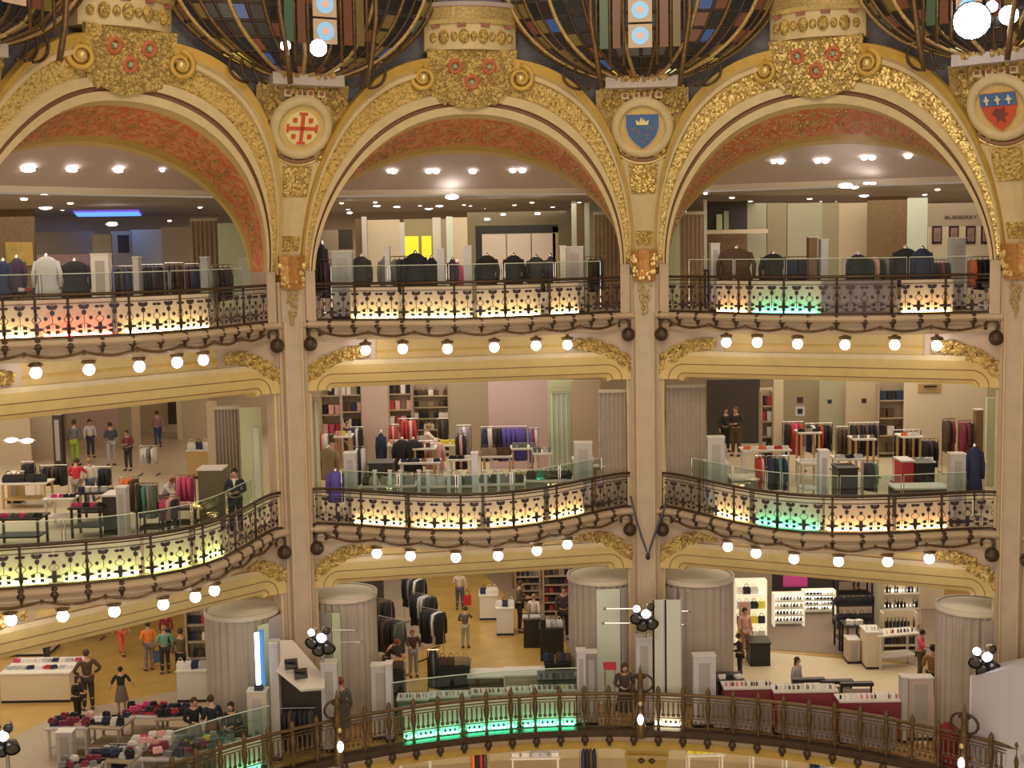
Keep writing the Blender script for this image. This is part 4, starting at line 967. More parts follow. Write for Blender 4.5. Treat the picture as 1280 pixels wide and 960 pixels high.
GOODS = {'box': (XM, 'boxed_item', 'box'), 'fold': (FM, 'folded_garment', 'garment'), 'bag': (BM, 'handbag', 'bag'), 'bottle': (BT, 'perfume_bottle', 'bottle')}
def table(px0, px1, pyt, lv, D, mt, label, goods=None, cols='wk', gl=None, depth=.8, solid=False, n=6, yaw=0., h=None, heap=False, topm=None):
    D = max(D, dmin(px0, lv), dmin(px1, lv)); z = FLV[lv]; a, b = onfl(px0, D, z), onfl(px1, D, z); rz = math.atan2(b.y-a.y, b.x-a.x)+math.radians(yaw); w = (b-a).length/max(math.cos(math.radians(yaw)), .4); c = (a+b)/2; h = h or max(.35, min(2.2, zat((px0+px1)/2, pyt, D)-z))
    t = thing('display_counter' if solid else 'display_table', label, 'counter' if solid else 'table', c, rz)
    if solid:
        MB().box((0, depth/2, h/2-.02), (w, depth, h-.04)).build('body', mt, t, local=True); MB().box((0, depth/2, .05), (w+.01, depth+.01, .08)).build('plinth', BLACKM, t, local=True)
    else:
        for sx in (-1, 1):
            for sy in (0, 1): MB().box((sx*(w/2-.05), .05+sy*(depth-.1), h/2), (.06, .06, h)).build('leg', mt, t, local=True)
        MB().box((0, depth/2, h*.35), (w-.1, depth-.1, .04)).build('shelf', mt, t, local=True)
    MB().box((0, depth/2, h-.02), (w+.06, depth+.06, .05)).build('top', topm or (WHITE if mt is not BLACKM else mt), t, local=True)
    if goods:
        me, nm, cat = GOODS[goods]; R = Matrix.Rotation(rz, 3, 'Z'); nx = n
        rows = 2 if (goods != 'bottle' and depth > .85) else 1
        for q in range(rows):
            for k in range(nx):
                for lay in range(2 if (heap and random.random() < .6) else 1):
                    x = -w/2+w*(k+.5)/nx+random.uniform(-.04, .04); y = depth*(.28+.45*q)
                    o = bpy.data.objects.new(nm, me); C.objects.link(o); o.location = c+R@Vector((x, y, h+.006+.09*lay)); o.rotation_euler = (0, 0, rz+random.uniform(-.5, .5)); s = min(1.45 if heap else 1.0, w/nx/.32); o.scale = (s, s, 1.25 if heap else 1)
                    setmat(o, cloth(CLR[random.choice(cols)])); tag(o, gl+', %s%s, %s from left' % ('upper ' if lay else '', ('front row' if q == 0 else 'back row') if rows > 1 else 'single row', nth(k)), cat, gl)
    return t
def wallp(px0, px1, pyt, D, lv, mt, pyb=None, name='wall_partition', th=.12, D2=None):
    z = FLV[lv]; D2 = D2 or D; a, b = onfl(px0, D, z), onfl(px1, D2, z); zt = zat((px0+px1)/2, pyt, (D+D2)/2); zb = z if pyb is None else zat((px0+px1)/2, pyb, (D+D2)/2)
    a.z = b.z = zb; n = Vector((-(b-a).y, (b-a).x, 0)).normalized()*th
    if n.y < 0: n = -n
    return struct(MB().obox(a, b-a, n, Vector((0, 0, zt-zb))).build(name, mt))
def text(s, px, py, D, hpx, mt, parent=None, name='lettering', label=None, wpx=None):
    cu = bpy.data.curves.new('t', 'FONT'); cu.body = s; cu.align_x = 'CENTER'; cu.align_y = 'CENTER'; cu.extrude = .01; cu.size = 1
    o = bpy.data.objects.new('t', cu); C.objects.link(o); dg = bpy.context.evaluated_depsgraph_get(); me = bpy.data.meshes.new_from_object(o.evaluated_get(dg)); bpy.data.objects.remove(o)
    me.materials.clear(); me.materials.append(mt); k = hpx*D/FPX/.7; kx = k
    if wpx: xs = [v.co.x for v in me.vertices]; kx = wpx*D/FPX/(max(xs)-min(xs))
    p = CAM+ray(px, py)*D; o = bpy.data.objects.new(name, me); C.objects.link(o); o.matrix_world = Matrix.Translation(p) @ Matrix.Rotation(math.atan2(RT.y, RT.x), 4, 'Z') @ Matrix.Rotation(PI/2, 4, 'X') @ Matrix.Diagonal((kx, k, 1, 1))
    return o
# ================================================================ TOP GALLERY SHOPS
BEIGE = mat('beige_wall', (.58, .48, .34), .7); OLIVE = mat('olive_wall', (.34, .30, .19), .7); TAUPE = mat('taupe_wall', (.40, .33, .24), .7); PINKW = mat('rose_wall', (.56, .42, .38), .6)
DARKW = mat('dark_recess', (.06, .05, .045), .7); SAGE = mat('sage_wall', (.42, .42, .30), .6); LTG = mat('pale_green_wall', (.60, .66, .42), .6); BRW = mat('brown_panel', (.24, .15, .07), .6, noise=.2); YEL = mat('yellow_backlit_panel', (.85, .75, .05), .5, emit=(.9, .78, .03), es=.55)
CRW = mat('cream_wall', (.72, .62, .46), .7); LCOL = mat('pale_column', (.70, .68, .62), .5)
# left bay
wallp(-40, 48, 262, 46, 3, BRW); wallp(48, 120, 290, 50, 3, TAUPE); wallp(48, 118, 318, 49, 3, mat('pink_lit_shelf', (.70, .45, .45), .5)); wallp(120, 143, 293, 47, 3, OLIVE); wallp(143, 168, 289, 50, 3, BEIGE); wallp(168, 206, 287, 51, 3, mat('lit_cream_wall', (.85, .74, .48), .6)); wallp(206, 244, 284, 49, 3, BEIGE); wallp(276, 330, 279, 42, 3, LTG); wallp(300, 318, 322, 41.5, 3, MINTP)  # lit cream wall: its light is put into a brighter cream
wallp(151, 164, 294, 49.5, 3, DARKW, 316)
curtain(243, 276, 276, 43, 11.78, CURTT, 'tan pleated curtain in the left shop of the top gallery', folds=6)
t = thing('ceiling_light_panel', 'long glowing blue light panel on the ceiling of the left top shop', 'ceiling light', at_z(135, 266, 15.3))
a, b = at_z(93, 264, 15.32), at_z(172, 263, 15.32); c, d2 = at_z(97, 269, 15.32), at_z(176, 268, 15.32)
MB().sweep([[a, c, c+Vector((0, 0, -.06)), a+Vector((0, 0, -.06))], [b, d2, d2+Vector((0, 0, -.06)), b+Vector((0, 0, -.06))]]).build('diffuser', mat('blue_light', (.1, .2, 1), .4, emit=(.10, .30, 1), es=1.7), t)
MB().tube([a, b, d2, c, a], .05, 5).build('frame', mat('violet_edge', (.2, .1, .6), .4, emit=(.25, .12, .9), es=.8), t)
t = thing('wall_print', 'orange and yellow flower print on the brown wall of the left top shop', 'picture', CAM+ray(28, 316)*45.8)
MB().obox(CAM+ray(8, 332)*45.8, (CAM+ray(42, 332)*45.8)-(CAM+ray(8, 332)*45.8), Vector((0, .05, 0)), Vector((0, 0, .8))).build('canvas', mat('flower_print', (.75, .42, .12), .6, col2=(.35, .30, .08), nscale=3), t)
# middle bay
wallp(372, 425, 288, 46, 3, TAUPE); wallp(425, 443, 287, 46.5, 3, DARKW); wallp(395, 445, 312, 45.5, 3, PINKW); wallp(447, 455, 274, 44, 3, BRW); wallp(455, 461, 271, 43.8, 3, LCOL); s = wallp(462, 502, 275, 44, 3, CRW); wallp(502, 508, 278, 44, 3, LCOL); wallp(507, 543, 274, 46, 3, OLIVE)
YP = thing('lit_wall_panel', 'bright yellow wall panel in the middle shop of the top gallery', 'wall panel', onfl(524, 45.4, 11.78))
for x0, x1 in ((507, 525), (529, 541)): MB().obox(onfl(x0, 45.4, 11.78), onfl(x1, 45.4, 11.78)-onfl(x0, 45.4, 11.78), Vector((0, .06, 0)), Vector((0, 0, zat(520, 302, 45.4)-11.6))).build('yellow_board', YEL, YP)
wallp(543, 553, 272, 44, 3, LCOL); wallp(553, 560, 274, 45, 3, TAUPE); wallp(560, 568, 271, 43.5, 3, MINTP); wallp(568, 586, 272, 45, 3, CRW); wallp(586, 715, 262, 50, 3, OLIVE)
sf = thing('shop_window', 'dark-framed lit shop window behind the coats in the middle top shop', 'window', onfl(650, 47, 11.78))
a = onfl(596, 47, 11.78); b = onfl(699, 47, 11.78); H = zat(650, 298, 47)-11.6; e = b-a
MB().obox(a+Vector((0, 0, H)), e, (0, .15, 0), (0, 0, .28)).build('header', BLACKM, sf); MB().obox(a, e.normalized()*.22, (0, .15, 0), (0, 0, H)).build('frame_post', BLACKM, sf); MB().obox(b-e.normalized()*.2, e.normalized()*.2, (0, .15, 0), (0, 0, H+.2)).build('frame_post', mat('ochre_post', (.5, .42, .2), .5), sf)
for k in range(3): MB().obox(a+e*(.08+.30*k), e*.285, (0, .05, 0), (0, 0, H-.02)).build('back_panel', mat('rosy_lit_panel', (.78, .66, .58), .5), sf)
wallp(716, 722, 252, 42, 3, MINTP); wallp(722, 732, 254, 42.3, 3, BRW); wallp(732, 738, 254, 42, 3, MINTP); wallp(738, 790, 250, 44, 3, SAGE)
curtain(743, 777, 268, 42, 11.78, CURTT, 'tan pleated curtain beside the black rack in the middle top shop', folds=7)
DARKL = mat('sign_letters', (.10, .08, .08), .5)
tag(text('ARMANI', 484, 295, 43.8, 5, DARKL, wpx=27, name='sign_lettering'), 'dark shop name letters on the cream wall of the middle top shop', 'sign')
tag(text('COLLEZIONI', 484, 302, 43.8, 2.5, DARKL, wpx=28, name='sign_lettering'), 'small second line of letters under the name on the cream wall', 'sign')
# right bay
wallp(836, 850, 262, 41, 3, LTG); wallp(880, 884, 250, 43, 3, LCOL); wallp(884, 934, 252, 46, 3, DARKW, 288); wallp(880, 960, 287, 45, 3, CRW, 292); wallp(884, 934, 292, 46, 3, BRW); wallp(896, 903, 268, 45.8, 3, LTG, 287); wallp(905, 911, 264, 45.8, 3, SAGE, 287)
curtain(849, 880, 268, 41.5, 11.78, CURTT, 'tan pleated curtain at the left of the right top shop', folds=6)
for x0, x1, mt in ((934, 958, SAGE), (959, 983, OLIVE), (984, 1027, SAGE), (1027, 1048, OLIVE), (1048, 1084, BEIGE)): wallp(x0, x1, 254, 46, 3, mt)
wallp(1084, 1134, 246, 45, 3, BRW); wallp(1134, 1158, 247, 43, 3, MINTP); wallp(1158, 1250, 254, 44, 3, TAUPE); wallp(1160, 1250, 283, 43.8, 3, CRW)
for k, (x, w) in enumerate(((1171, 'leftmost'), (1192, 'second'), (1213, 'third'), (1232, 'rightmost'))):
    p = CAM+ray(x, 304.5)*43.6; t = thing('poster', '%s of four dark-framed portrait posters in the right top shop' % w, 'poster', p)
    W2 = 12*43.6/FPX; H2 = 22*43.6/FPX; MB().box(p+Vector((0, 0, H2/2)), (W2, .05, H2)).build('frame', BLACKM, t); MB().box(p+Vector((0, -.03, H2/2)), (W2*.72, .02, H2*.78)).build('print', mat('portrait_print_%d' % k, (.42, .26, .24), .5, col2=(.20, .12, .13), nscale=5), t)
tag(text('BURBERRY', 1201, 271.5, 43.7, 4, DARKL, wpx=40, name='sign_lettering'), 'dark shop name letters above four posters in the right top shop', 'sign')
# coats, racks and pillars along the top balustrade
for px, pyt, D, c, lab, w in ((8, 322, 39.5, 'n', 'navy coat form at the far left of the top gallery', 16), (25, 318, 40.5, 'p', 'dark violet coat form beside the white shrouded form', 18), (62, 316, 38.5, 's', 'tall white shrouded form in the left top shop', 30), (97, 322, 39.5, 'k', 'black coat form in front of the pink shelf', 34), (453, 316, 39.5, 'c', 'black dress form right of the wide grey pillar', 22), (483, 318, 40.5, 'g', 'grey dress form between two slim pillars', 14), (521, 312, 39.2, 'k', 'broad black coat form in front of the yellow panel', 26), (541, 318, 40, 'k', 'black form right of the yellow panel', 14), (567, 320, 40.2, 'p', 'dark form left of the blue-white pillar', 10), (610, 315, 39.5, 'k', 'leftmost broad black form by the lit shop window', 24), (643, 315, 39.5, 'k', 'second broad black form by the lit shop window', 23), (671, 317, 39.7, 'c', 'third broad black form by the lit shop window', 21), (689, 316, 39.5, 'c', 'slim black form by the lit shop window', 10), (920, 306, 38.4, 'b', 'large brown-black fur coat form in the right top shop', 40), (966, 313, 38.4, 'k', 'black hooded coat form right of the large fur coat', 28), (1072, 314, 38.4, 'k', 'black coat form right of the slim pillar', 24), (1131, 306, 37.8, 'k', 'black coat form before the mint panel in the right top shop', 30), (1152, 306, 37.6, 'n', 'navy coat form touching the mint panel in the right top shop', 22)):
    dressform(px, pyt, 3, D, c, lab, w)
rack(139, 169, 330, 3, 38.5, 'ukpn', 'rack of violet and black jackets in the left top shop', 'dark jacket on the leftmost rack of the top gallery')
rack(180, 207, 328, 3, 38.6, 'kkpk', 'rack of black jackets in the middle of the left top shop', 'black jacket on the middle rack of the left top shop')
rack(209, 232, 326, 3, 39, 'pcbg', 'rack of plum and grey jackets by the green counter', 'plum or grey jacket before the green counter')
rack(234, 252, 327, 3, 38.4, 'ppn', 'short rack of plum jackets before the tan curtain', 'plum jacket on the short rack before the tan curtain')
rack(268, 294, 328, 3, 38, 'nknkv', 'rack of navy suits before the pale green wall', 'navy suit jacket on the rack before the pale green wall')
rack(383, 416, 322, 3, 38.2, 'kWkkp', 'rack of black and wine coats beside the left column, top gallery', 'dark coat on the rack beside the left column')
rack(490, 513, 318, 3, 40, 'gcnk', 'rack of grey jackets between slim pillars in the middle top shop', 'grey jacket on the rack between slim pillars')
rack(733, 757, 318, 3, 38.8, 'kkwnk', 'rack of black coats with one white in the middle top shop', 'black or white coat on the rack beside the tan curtain')
rack(980, 1026, 318, 3, 38.8, 'nkkkbk', 'wide rack of black coats left of the slim pillar, top gallery', 'black coat on the wide rack behind the green screen')
rack(1082, 1118, 318, 3, 38.4, 'kPkgkr', 'rack of black and red coats in the right top shop', 'coat on the mixed rack of the right top shop')
rack(1158, 1186, 322, 3, 38, 'kkWk', 'rack of black coats left of the broad pillar, right top shop', 'black coat on the rack left of the broad pillar')
rack(1208, 1240, 318, 3, 37.6, 'okkkG', 'rack of black coats under a small lamp by the right column', 'coat on the rack under the small lamp')
BLUEW = mat('blue_white_pillar', (.60, .62, .70), .4); GREYB = mat('blue_grey_pillar', (.42, .46, .50), .4)
for px0, px1, pyt, lab, mt in ((117, 139, 318, 'grey and white pillar right of the black coat form', LCOL), (169, 176, 322, 'slim grey pillar between violet and black jackets', GREYP), (253, 262, 322, 'slim pillar before the tan curtain, left top shop', GREYB), (417, 442, 315, 'wide blue-grey pillar beside the left column on the top gallery', GREYB), (483, 489, 309, 'slim white pillar left of the grey rack', BLUEW), (548, 557, 312, 'blue-white pillar left of the red cloth', BLUEW), (581, 591, 308, 'blue-white pillar left of the lit shop window', BLUEW), (701, 708, 308, 'slim pale pillar right of the lit shop window', LCOL), (708, 730, 309, 'wide grey pillar left of the tall black and mint column', GREYP), (889, 900, 305, 'lilac pillar left of the fur coat', BLUEW), (1011, 1021, 297, 'brown post left of the slim white pillar in the right top shop', BRW), (1026, 1035, 300, 'slim blue-white pillar in the middle of the right top shop', BLUEW), (1188, 1206, 298, 'broad grey-blue pillar in front of the four posters', GREYB)):
    post_kiosk(px0, px1, pyt, 3, 37.8 if px0 > 350 else 38.0, lab, mt)
for px, py, D, lab, c in ((405, 300, 42, 'black hat mannequin with white lamp near the left column', 'k'), (535, 322, 41.5, 'red cloth stand between black forms in the middle top shop', 'r'), (573, 324, 41.5, 'rose cloth stand left of a blue-white pillar', 'm')):
    dressform(px, py, 3, D, c, lab, 10)
table(0, 46, 332, 3, 40, BLACKM, 'dark low table at the far left of the top gallery', 'fold', 'rnpw', 'folded garment on the far left top table', h=.9)
table(884, 892, 318, 3, 40, BLACKM, 'narrow dark stand beside the lilac pillar', None, h=1.2)
# glass screens above the top balustrade
for i in (0, 1, 2):
    for k in range(5):
        q0, q1 = .12+.153*k, .12+.153*(k+1)-.006
        p = edge(i, (q0+q1)/2, 3, 11.78, .62); t = thing('glass_screen', 'clear glass screen number %s from the left above the %s top balustrade' % (['one', 'two', 'three', 'four', 'five'][k], BAYS[i]), 'glass screen', p)
        m = MB(); m.sweep([[edge(i, q, 3, 12.6, .62), edge(i, q, 3, 12.6, .635), edge(i, q, 3, 13.3, .635), edge(i, q, 3, 13.3, .62)] for q in [q0+(q1-q0)*j/4 for j in range(5)]]); m.build('pane', GLASS, t)
        MB().tube([edge(i, q, 3, 13.3, .63) for q in [q0+(q1-q0)*j/4 for j in range(5)]], .012, 5).build('top_edge', MINTP, t)
        for q in (q0, q1): MB().tube([edge(i, q, 3, 11.78, .63), edge(i, q, 3, 13.3, .63)], .015, 5).build('upright', CHROME, t)
# ceiling downlights: one round fitting per photographed lamp
LT = MB().lathe([(.0, -.01), (.62, -.01), (.8, -.03), (1, .0), (1, .05)], (0, 0, 0), 14)
LTR = MB().lathe([(.72, -.03), (1, -.03), (1, .04), (.72, .04)], (0, 0, 0), 14).mesh('trim_ring', WHITE, True)
LTL = MB().ball((0, 0, -.01), .74, 12, 6, (1, 1, .35)).mesh('lamp', SPOT, True)
LTW = MB().ball((0, 0, -.01), .74, 12, 6, (1, 1, .35)).mesh('lamp', mat('warm_spot', (1, 1, 1), .3, emit=(1, .88, .68), es=5), True)
def slope_hit(px, py, lo=1.45, hi=4.6, z0=17.0, z1=15.62):          # where a ray meets the sloping lit cove
    d = ray(px, py); best = None
    for k in range(400):
        P = CAM+d*(34+k*.05); r = None
        for i in range(0, 4):
            a, e, n = bay_frame(i); v = Vector((P.x, P.y))-a; s = v.dot(e); o = -v.dot(n)
            if -.3 <= s <= LB+.3 and o > 0: r = o if r is None else min(r, o)
        if r is None: continue
        zc = z0+(z1-z0)*(r-lo)/(hi-lo); dd = abs(P.z-zc)
        if lo < r < hi and (best is None or dd < best[0]): best = (dd, P)
    return best[1] if best else None
_DL = {}
def downlight(P, r, grp, lab, warm=False, dz=0.):
    _DL[lab] = _DL.get(lab, 0)+1; lab = lab if grp.startswith('pair') and _DL[lab] > 9 else lab+', %s of its row' % nth(_DL[lab]-1)
    t = thing('ceiling_spotlight', lab, 'ceiling light', P+Vector((0, 0, dz)), 0, grp)
    for me in (LTR, LTW if warm else LTL): o = part(me.name, me, t); o.scale = (r, r, r)
for (px, py, r) in ((35, 209, .26), (90, 210, .2), (148, 211, .18), (203, 211, .09), (487, 213, .1), (492, 213, .14), (536, 213, .13), (545, 213, .13), (591, 213, .15), (641, 212, .13), (653, 212, .14), (967, 201, .1), (976, 201, .13), (1022, 200, .13), (1032, 200, .13), (1080, 196, .12), (1090, 196, .12), (1135, 194, .13)):
    P = slope_hit(px, py)
    if P: downlight(P, r, 'spotlights in the sloping cove', 'white spotlight in the sloping cove behind the %s arch' % BAYS[0 if px < 340 else 1 if px < 800 else 2], dz=-.06)
for (px, py, r, w) in ((55, 246, .32, 0), (57, 259, .30, 0), (140, 280, .26, 0), (30, 249, .14, 1), (88, 254, .14, 1), (78, 262, .12, 1), (22, 268, .14, 0), (250, 259, .12, 0), (232, 268, .14, 0), (212, 276, .10, 1), (565, 246, .30, 0), (536, 260, .24, 0), (549, 257, .2, 0), (435, 261, .14, 0), (437, 266, .12, 0), (409, 263, .12, 0), (427, 254, .1, 1), (471, 257, .18, 0), (496, 258, .18, 0), (469, 253, .1, 1), (525, 257, .1, 1), (580, 256, .1, 1), (588, 257, .1, 1), (606, 260, .12, 1), (643, 256, .12, 1), (665, 253, .12, 1), (691, 258, .14, 0), (609, 274, .14, 0), (629, 268, .12, 0), (672, 267, .14, 0), (724, 253, .1, 0), (1057, 232, .3, 0), (1068, 234, .18, 0), (1083, 229, .13, 0), (1091, 229, .14, 0), (1080, 244, .24, 0), (882, 242, .1, 0), (915, 247, .14, 1), (938, 251, .14, 1), (1012, 248, .15, 1), (1026, 251, .13, 1), (1045, 251, .13, 1), (1172, 237, .12, 1), (1217, 258, .12, 1), (1156, 243, .12, 0), (856, 265, .1, 1)):
    P = at_z(px, py, 15.36)
    D = (P-CAM).dot(FW)
    if D > 56 or D < 38: P = CAM+ray(px, py)*(44 if py > 240 else 40)
    downlight(P, r, 'spotlights in the top shop ceilings', '%s ceiling spotlight of the %s top shop' % ('warm little' if w else 'white', BAYS[0 if px < 340 else 1 if px < 800 else 2]), bool(w))
# ================================================================ SECOND GALLERY SHOPS
# left bay
wallp(-60, 40, 500, 50, 2, BEIGE); wallp(40, 68, 500, 52, 2, CRW); wallp(84, 150, 480, 56, 2, PINKW); wallp(150, 166, 480, 54, 2, OLIVE); wallp(166, 176, 480, 54, 2, BEIGE); wallp(211, 222, 490, 58, 2, DARKW, 530); wallp(222, 228, 480, 56, 2, CRW); wallp(228, 262, 480, 56, 2, BEIGE, 572); wallp(262, 274, 500, 44, 2, BEIGE); wallp(304, 330, 508, 39.5, 2, LTG); wallp(320, 327, 533, 39.3, 2, MINTP); wallp(200, 240, 555, 57.5, 2, CRW, 562)
curtain(272, 306, 509, 40.5, 6.0, CURT, 'tall taupe curtain beside the pale green wall, second gallery left', folds=8)
post_kiosk(68, 79, 518, 2, 49, 'tall narrow dark pillar behind the left racks', DARKW); post_kiosk(148, 160, 609, 2, 35.5, 'light grey pillar left of the orange jackets', GREYP); post_kiosk(10, 25, 592, 2, 42, 'low tan wooden cabinet at the far left of the second gallery', mat('tan_wood', (.55, .38, .16), .5), 'cabinet', .5, 'cabinet')
PPL = [ # px, foot, top, lv, pose, facing, top, legs, hair, label
 (95, 582, 523, 2, 'stand', 160, (.16, .17, .20), (.30, .45, .05), 'brown', 'person in grey top behind the red jacket rack, tall at the back left', {}),
 (114, 572, 536, 2, 'stand', 20, (.65, .65, .68), (.04, .05, .12), 'black', 'person in pale top and dark trousers in the back group of four', {}),
 (140, 582, 526, 2, 'hands', 200, (.08, .09, .14), (.40, .38, .42), 'brown', 'person in navy top and light trousers in the back group', {}),
 (161, 588, 543, 2, 'hands', -30, (.22, .05, .07), (.05, .04, .05), 'brown', 'person in wine top and black trousers near the corridor', {}),
 (198, 560, 512, 2, 'walk', 180, (.35, .20, .22), (.05, .08, .22), 'brown', 'person in jeans walking away down the pale corridor', {}),
 (217, 534, 490, 2, 'stand', 0, (.03, .04, .04), (.02, .02, .02), 'black', 'person in black standing far back in a doorway', {}),
 (296, 672, 582, 2, 'hands', -8, (.02, .03, .055), (.02, .025, .045), 'black', 'person in dark suit and white shirt behind the left balustrade', {'D': 36.6}),
 (97, 640, 570, 2, 'reach', 150, (.60, .04, .06), (.30, .26, .24), 'brown', 'person in red jacket among the racks of the left second gallery', {'D': 41}),
 (114, 640, 572, 2, 'stand', 200, (.75, .74, .70), (.10, .12, .22), 'blond', 'person in white top right of the red jacket', {'D': 41.5}),
 (206, 640, 588, 2, 'bend', 60, (.72, .72, .75), (.2, .18, .2), 'red', 'person in white leaning over the pink garments', {'D': 38.5}),
 (535, 590, 527, 2, 'reach', 100, (.85, .78, .74), (.45, .30, .18), 'blond', 'person in white blouse before the shoe steps, middle second shop', {'D': 46}),
 (435, 560, 505, 2, 'stand', 30, (.05, .04, .05), (.15, .08, .05), 'black', 'person in black among the pink goods at the left', {'D': 47}),
 (907, 560, 508, 2, 'stand', 20, (.03, .03, .03), (.02, .02, .02), 'brown', 'person in black in the dark room, left of two', {'D': 50}),
 (920, 562, 506, 2, 'hands', -20, (.04, .035, .04), (.10, .06, .03), 'red', 'person in black in the dark room, right of two', {'D': 49}),
 (1107, 560, 512, 2, 'reach', 140, (.03, .03, .04), (.05, .05, .05), 'brown', 'person in black by the picture column of the right second shop', {'D': 49}),
 (111, 888, 806, 1, 'hips', 190, (.09, .06, .035), (.05, .035, .025), 'brown', 'person in brown with hands on hips on the golden floor', {}),
 (98, 905, 848, 1, 'hands', 60, (.025, .02, .02), (.03, .02, .02), 'black', 'person in long black clothes before the white counter', {'longhair': True}),
 (153, 893, 836, 1, 'wide', 180, (.02, .02, .025), (.16, .12, .10), 'black', 'person in black top and grey skirt seen from behind', {'skirt': True, 'longsl': False}),
 (152, 818, 770, 1, 'walk', 30, (.62, .32, .26), (.72, .13, .10), 'red', 'person in bright red trousers far back by the left balcony', {'longsl': False}),
 (187, 838, 774, 1, 'bag', 200, (.90, .26, .04), (.22, .18, .17), 'brown', 'person in orange jacket carrying a blue bag', {'bag': ((.08, .14, .24), 'slate blue bag held by the person in orange')}),
 (207, 842, 779, 1, 'bag', 190, (.16, .42, .36), (.04, .035, .03), 'blond', 'person in teal and white top right of the orange jacket', {}),
 (228, 855, 782, 1, 'stand', 180, (.13, .11, .07), (.015, .015, .015), 'brown', 'person in khaki top and black trousers by the goods shelf', {}),
 (209, 815, 766, 1, 'stand', 170, (.30, .03, .04), (.05, .04, .04), 'black', 'person in dark red top behind the group by the shelf', {}),
 (59, 835, 796, 1, 'reach', 120, (.07, .08, .13), (.05, .05, .07), 'red', 'person in navy behind the long white counter', {}),
 (245, 930, None, 1, 'hands', 20, (.015, .015, .02), (.30, .28, .26), 'brown', 'person in black top and light skirt by the left railing', {'skirt': True, 'D': 36.2}),
 (267, 928, None, 1, 'hands', 200, (.02, .025, .04), (.20, .09, .05), 'brown', 'person in dark top and brown skirt by the left railing', {'skirt': True, 'D': 36.3}),
 (292, 925, None, 1, 'hands', -20, (.04, .03, .03), (.06, .06, .04), 'black', 'person with long dark hair beside the pleated drum', {'longhair': True, 'D': 35.8}),
 (575, 762, 710, 1, 'bag', 180, (.62, .54, .45), (.08, .09, .12), 'grey', 'person in light shirt carrying a red bag down the golden aisle', {'bag': ((.60, .03, .04), 'bright red shopping bag in the golden aisle')}),
 (582, 810, 766, 1, 'reach', 170, (.14, .12, .10), (.40, .38, .32), 'brown', 'person in dark top crossing the aisle, arm out to the left', {}),
 (517, 845, 783, 1, 'reach', 10, (.10, .05, .04), (.30, .30, .30), 'red', 'person in brown jacket and pale trousers at the front counters', {}),
 (484, 858, 790, 1, 'bend', 90, (.04, .035, .03), (.05, .04, .03), 'red', 'person with auburn hair leaning right of the pleated drum', {}),
 (668, 796, 740, 1, 'walk', 160, (.68, .62, .56), (.025, .025, .03), 'blond', 'person in white top and black trousers walking by the white cubes', {}),
 (781, 880, 800, 1, 'hands', 10, (.07, .055, .06), (.06, .045, .05), 'brown', 'person in dark coat before the mint door of the drum', {'D': 38.3, 'dress': True, 'longhair': True}),
 (428, 890, 826, 1, 'stand', 180, (.10, .10, .11), (.08, .08, .09), 'red', 'person in grey coat in front of the left drum', {'D': 37.4, 'dress': True}),
 (925, 848, 796, 1, 'reach', -100, (.02, .02, .02), (.02, .02, .02), 'brown', 'person in black leaning by the right drum', {'longsl': True}),
 (931, 800, 757, 1, 'stand', 30, (.70, .40, .32), (.5, .3, .25), 'black', 'person in pink by the lit white display', {'D': 44.6}),
 (996, 880, 818, 1, 'stand', 60, (.42, .42, .50), (.30, .30, .36), 'brown', 'person in pale grey at the cosmetics counter', {'longhair': True, 'dress': True, 'D': 39.4}),
 (1150, 850, 783, 1, 'reach', 80, (.70, .10, .20), (.10, .09, .06), 'black', 'person in bright pink top by the white diagonal counter', {'longsl': False}),
 (1165, 880, 786, 1, 'bag', -170, (.30, .17, .07), (.04, .08, .09), 'black', 'person in tan top and teal trousers beside the pink top', {'D': 39.5}),
 (1070, 740, 700, 1, 'stand', 160, (.03, .03, .03), (.03, .03, .03), 'black', 'person in black far back before the cream wall', {'D': 53}),
 (650, 760, 714, 1, 'hands', 90, (.10, .07, .05), (.03, .03, .03), 'brown', 'person in brown top in the dark goods area at the back', {'D': 48}),
 (705, 772, 726, 1, 'stand', 10, (.06, .05, .05), (.03, .03, .03), 'brown', 'person in dark clothes left of the mint-door drum', {'D': 47}),
]
for (px, f, tp, lv, ps, fc, c1, c2, hr, lb, kw) in PPL:
    o = person(px, f, tp, lv, ps, fc, c1, c2, hr, lb, **kw)
    if 'dark suit' in lb: part('shirt_front', MB().poly([(-.045, 1.46), (.045, 1.46), (0, 1.22)], Matrix(((1, 0, 0, 0), (0, 0, -1, -.112), (0, 1, 0, 0), (0, 0, 0, 1))), .02).mesh('shirt_front', WHITE), o, label='white shirt front')
TANW = mat('tan_wood', (.55, .38, .16), .5)
rack(29, 45, 574, 2, 43, 'kkk', 'short rack of black garments beside the tan cabinet', 'black garment on the short rack at the far left')
rack(52, 86, 584, 2, 43, 'kkbkk', 'rack of black trousers left of the red jacket', 'black garment on the rack left of the red jacket')
rack(122, 141, 586, 2, 42.5, 'nkk', 'rack of dark garments right of the white top', 'dark garment on the rack right of the white top')
rack(152, 176, 592, 2, 37.5, 'oorbo', 'rack of orange and red jackets behind the left balustrade', 'orange or red jacket behind the left balustrade')
rack(172, 200, 600, 2, 36.6, 'kegGk', 'rack of black and slate jackets beside the orange ones', 'black or slate jacket beside the orange rack')
rack(200, 226, 618, 2, 37, 'mPmkm', 'low rack of pink garments before the dark cabinet', 'pink garment on the low rack', h=1.1)
rack(222, 246, 590, 2, 38, 'mmkmW', 'rack of magenta dresses beside the dark cabinet', 'magenta dress beside the dark cabinet')
table(250, 280, 585, 2, 37.5, mat('dark_olive_cabinet', (.12, .10, .06), .5), 'dark olive cabinet left of the suited person', None, solid=True, depth=.7)
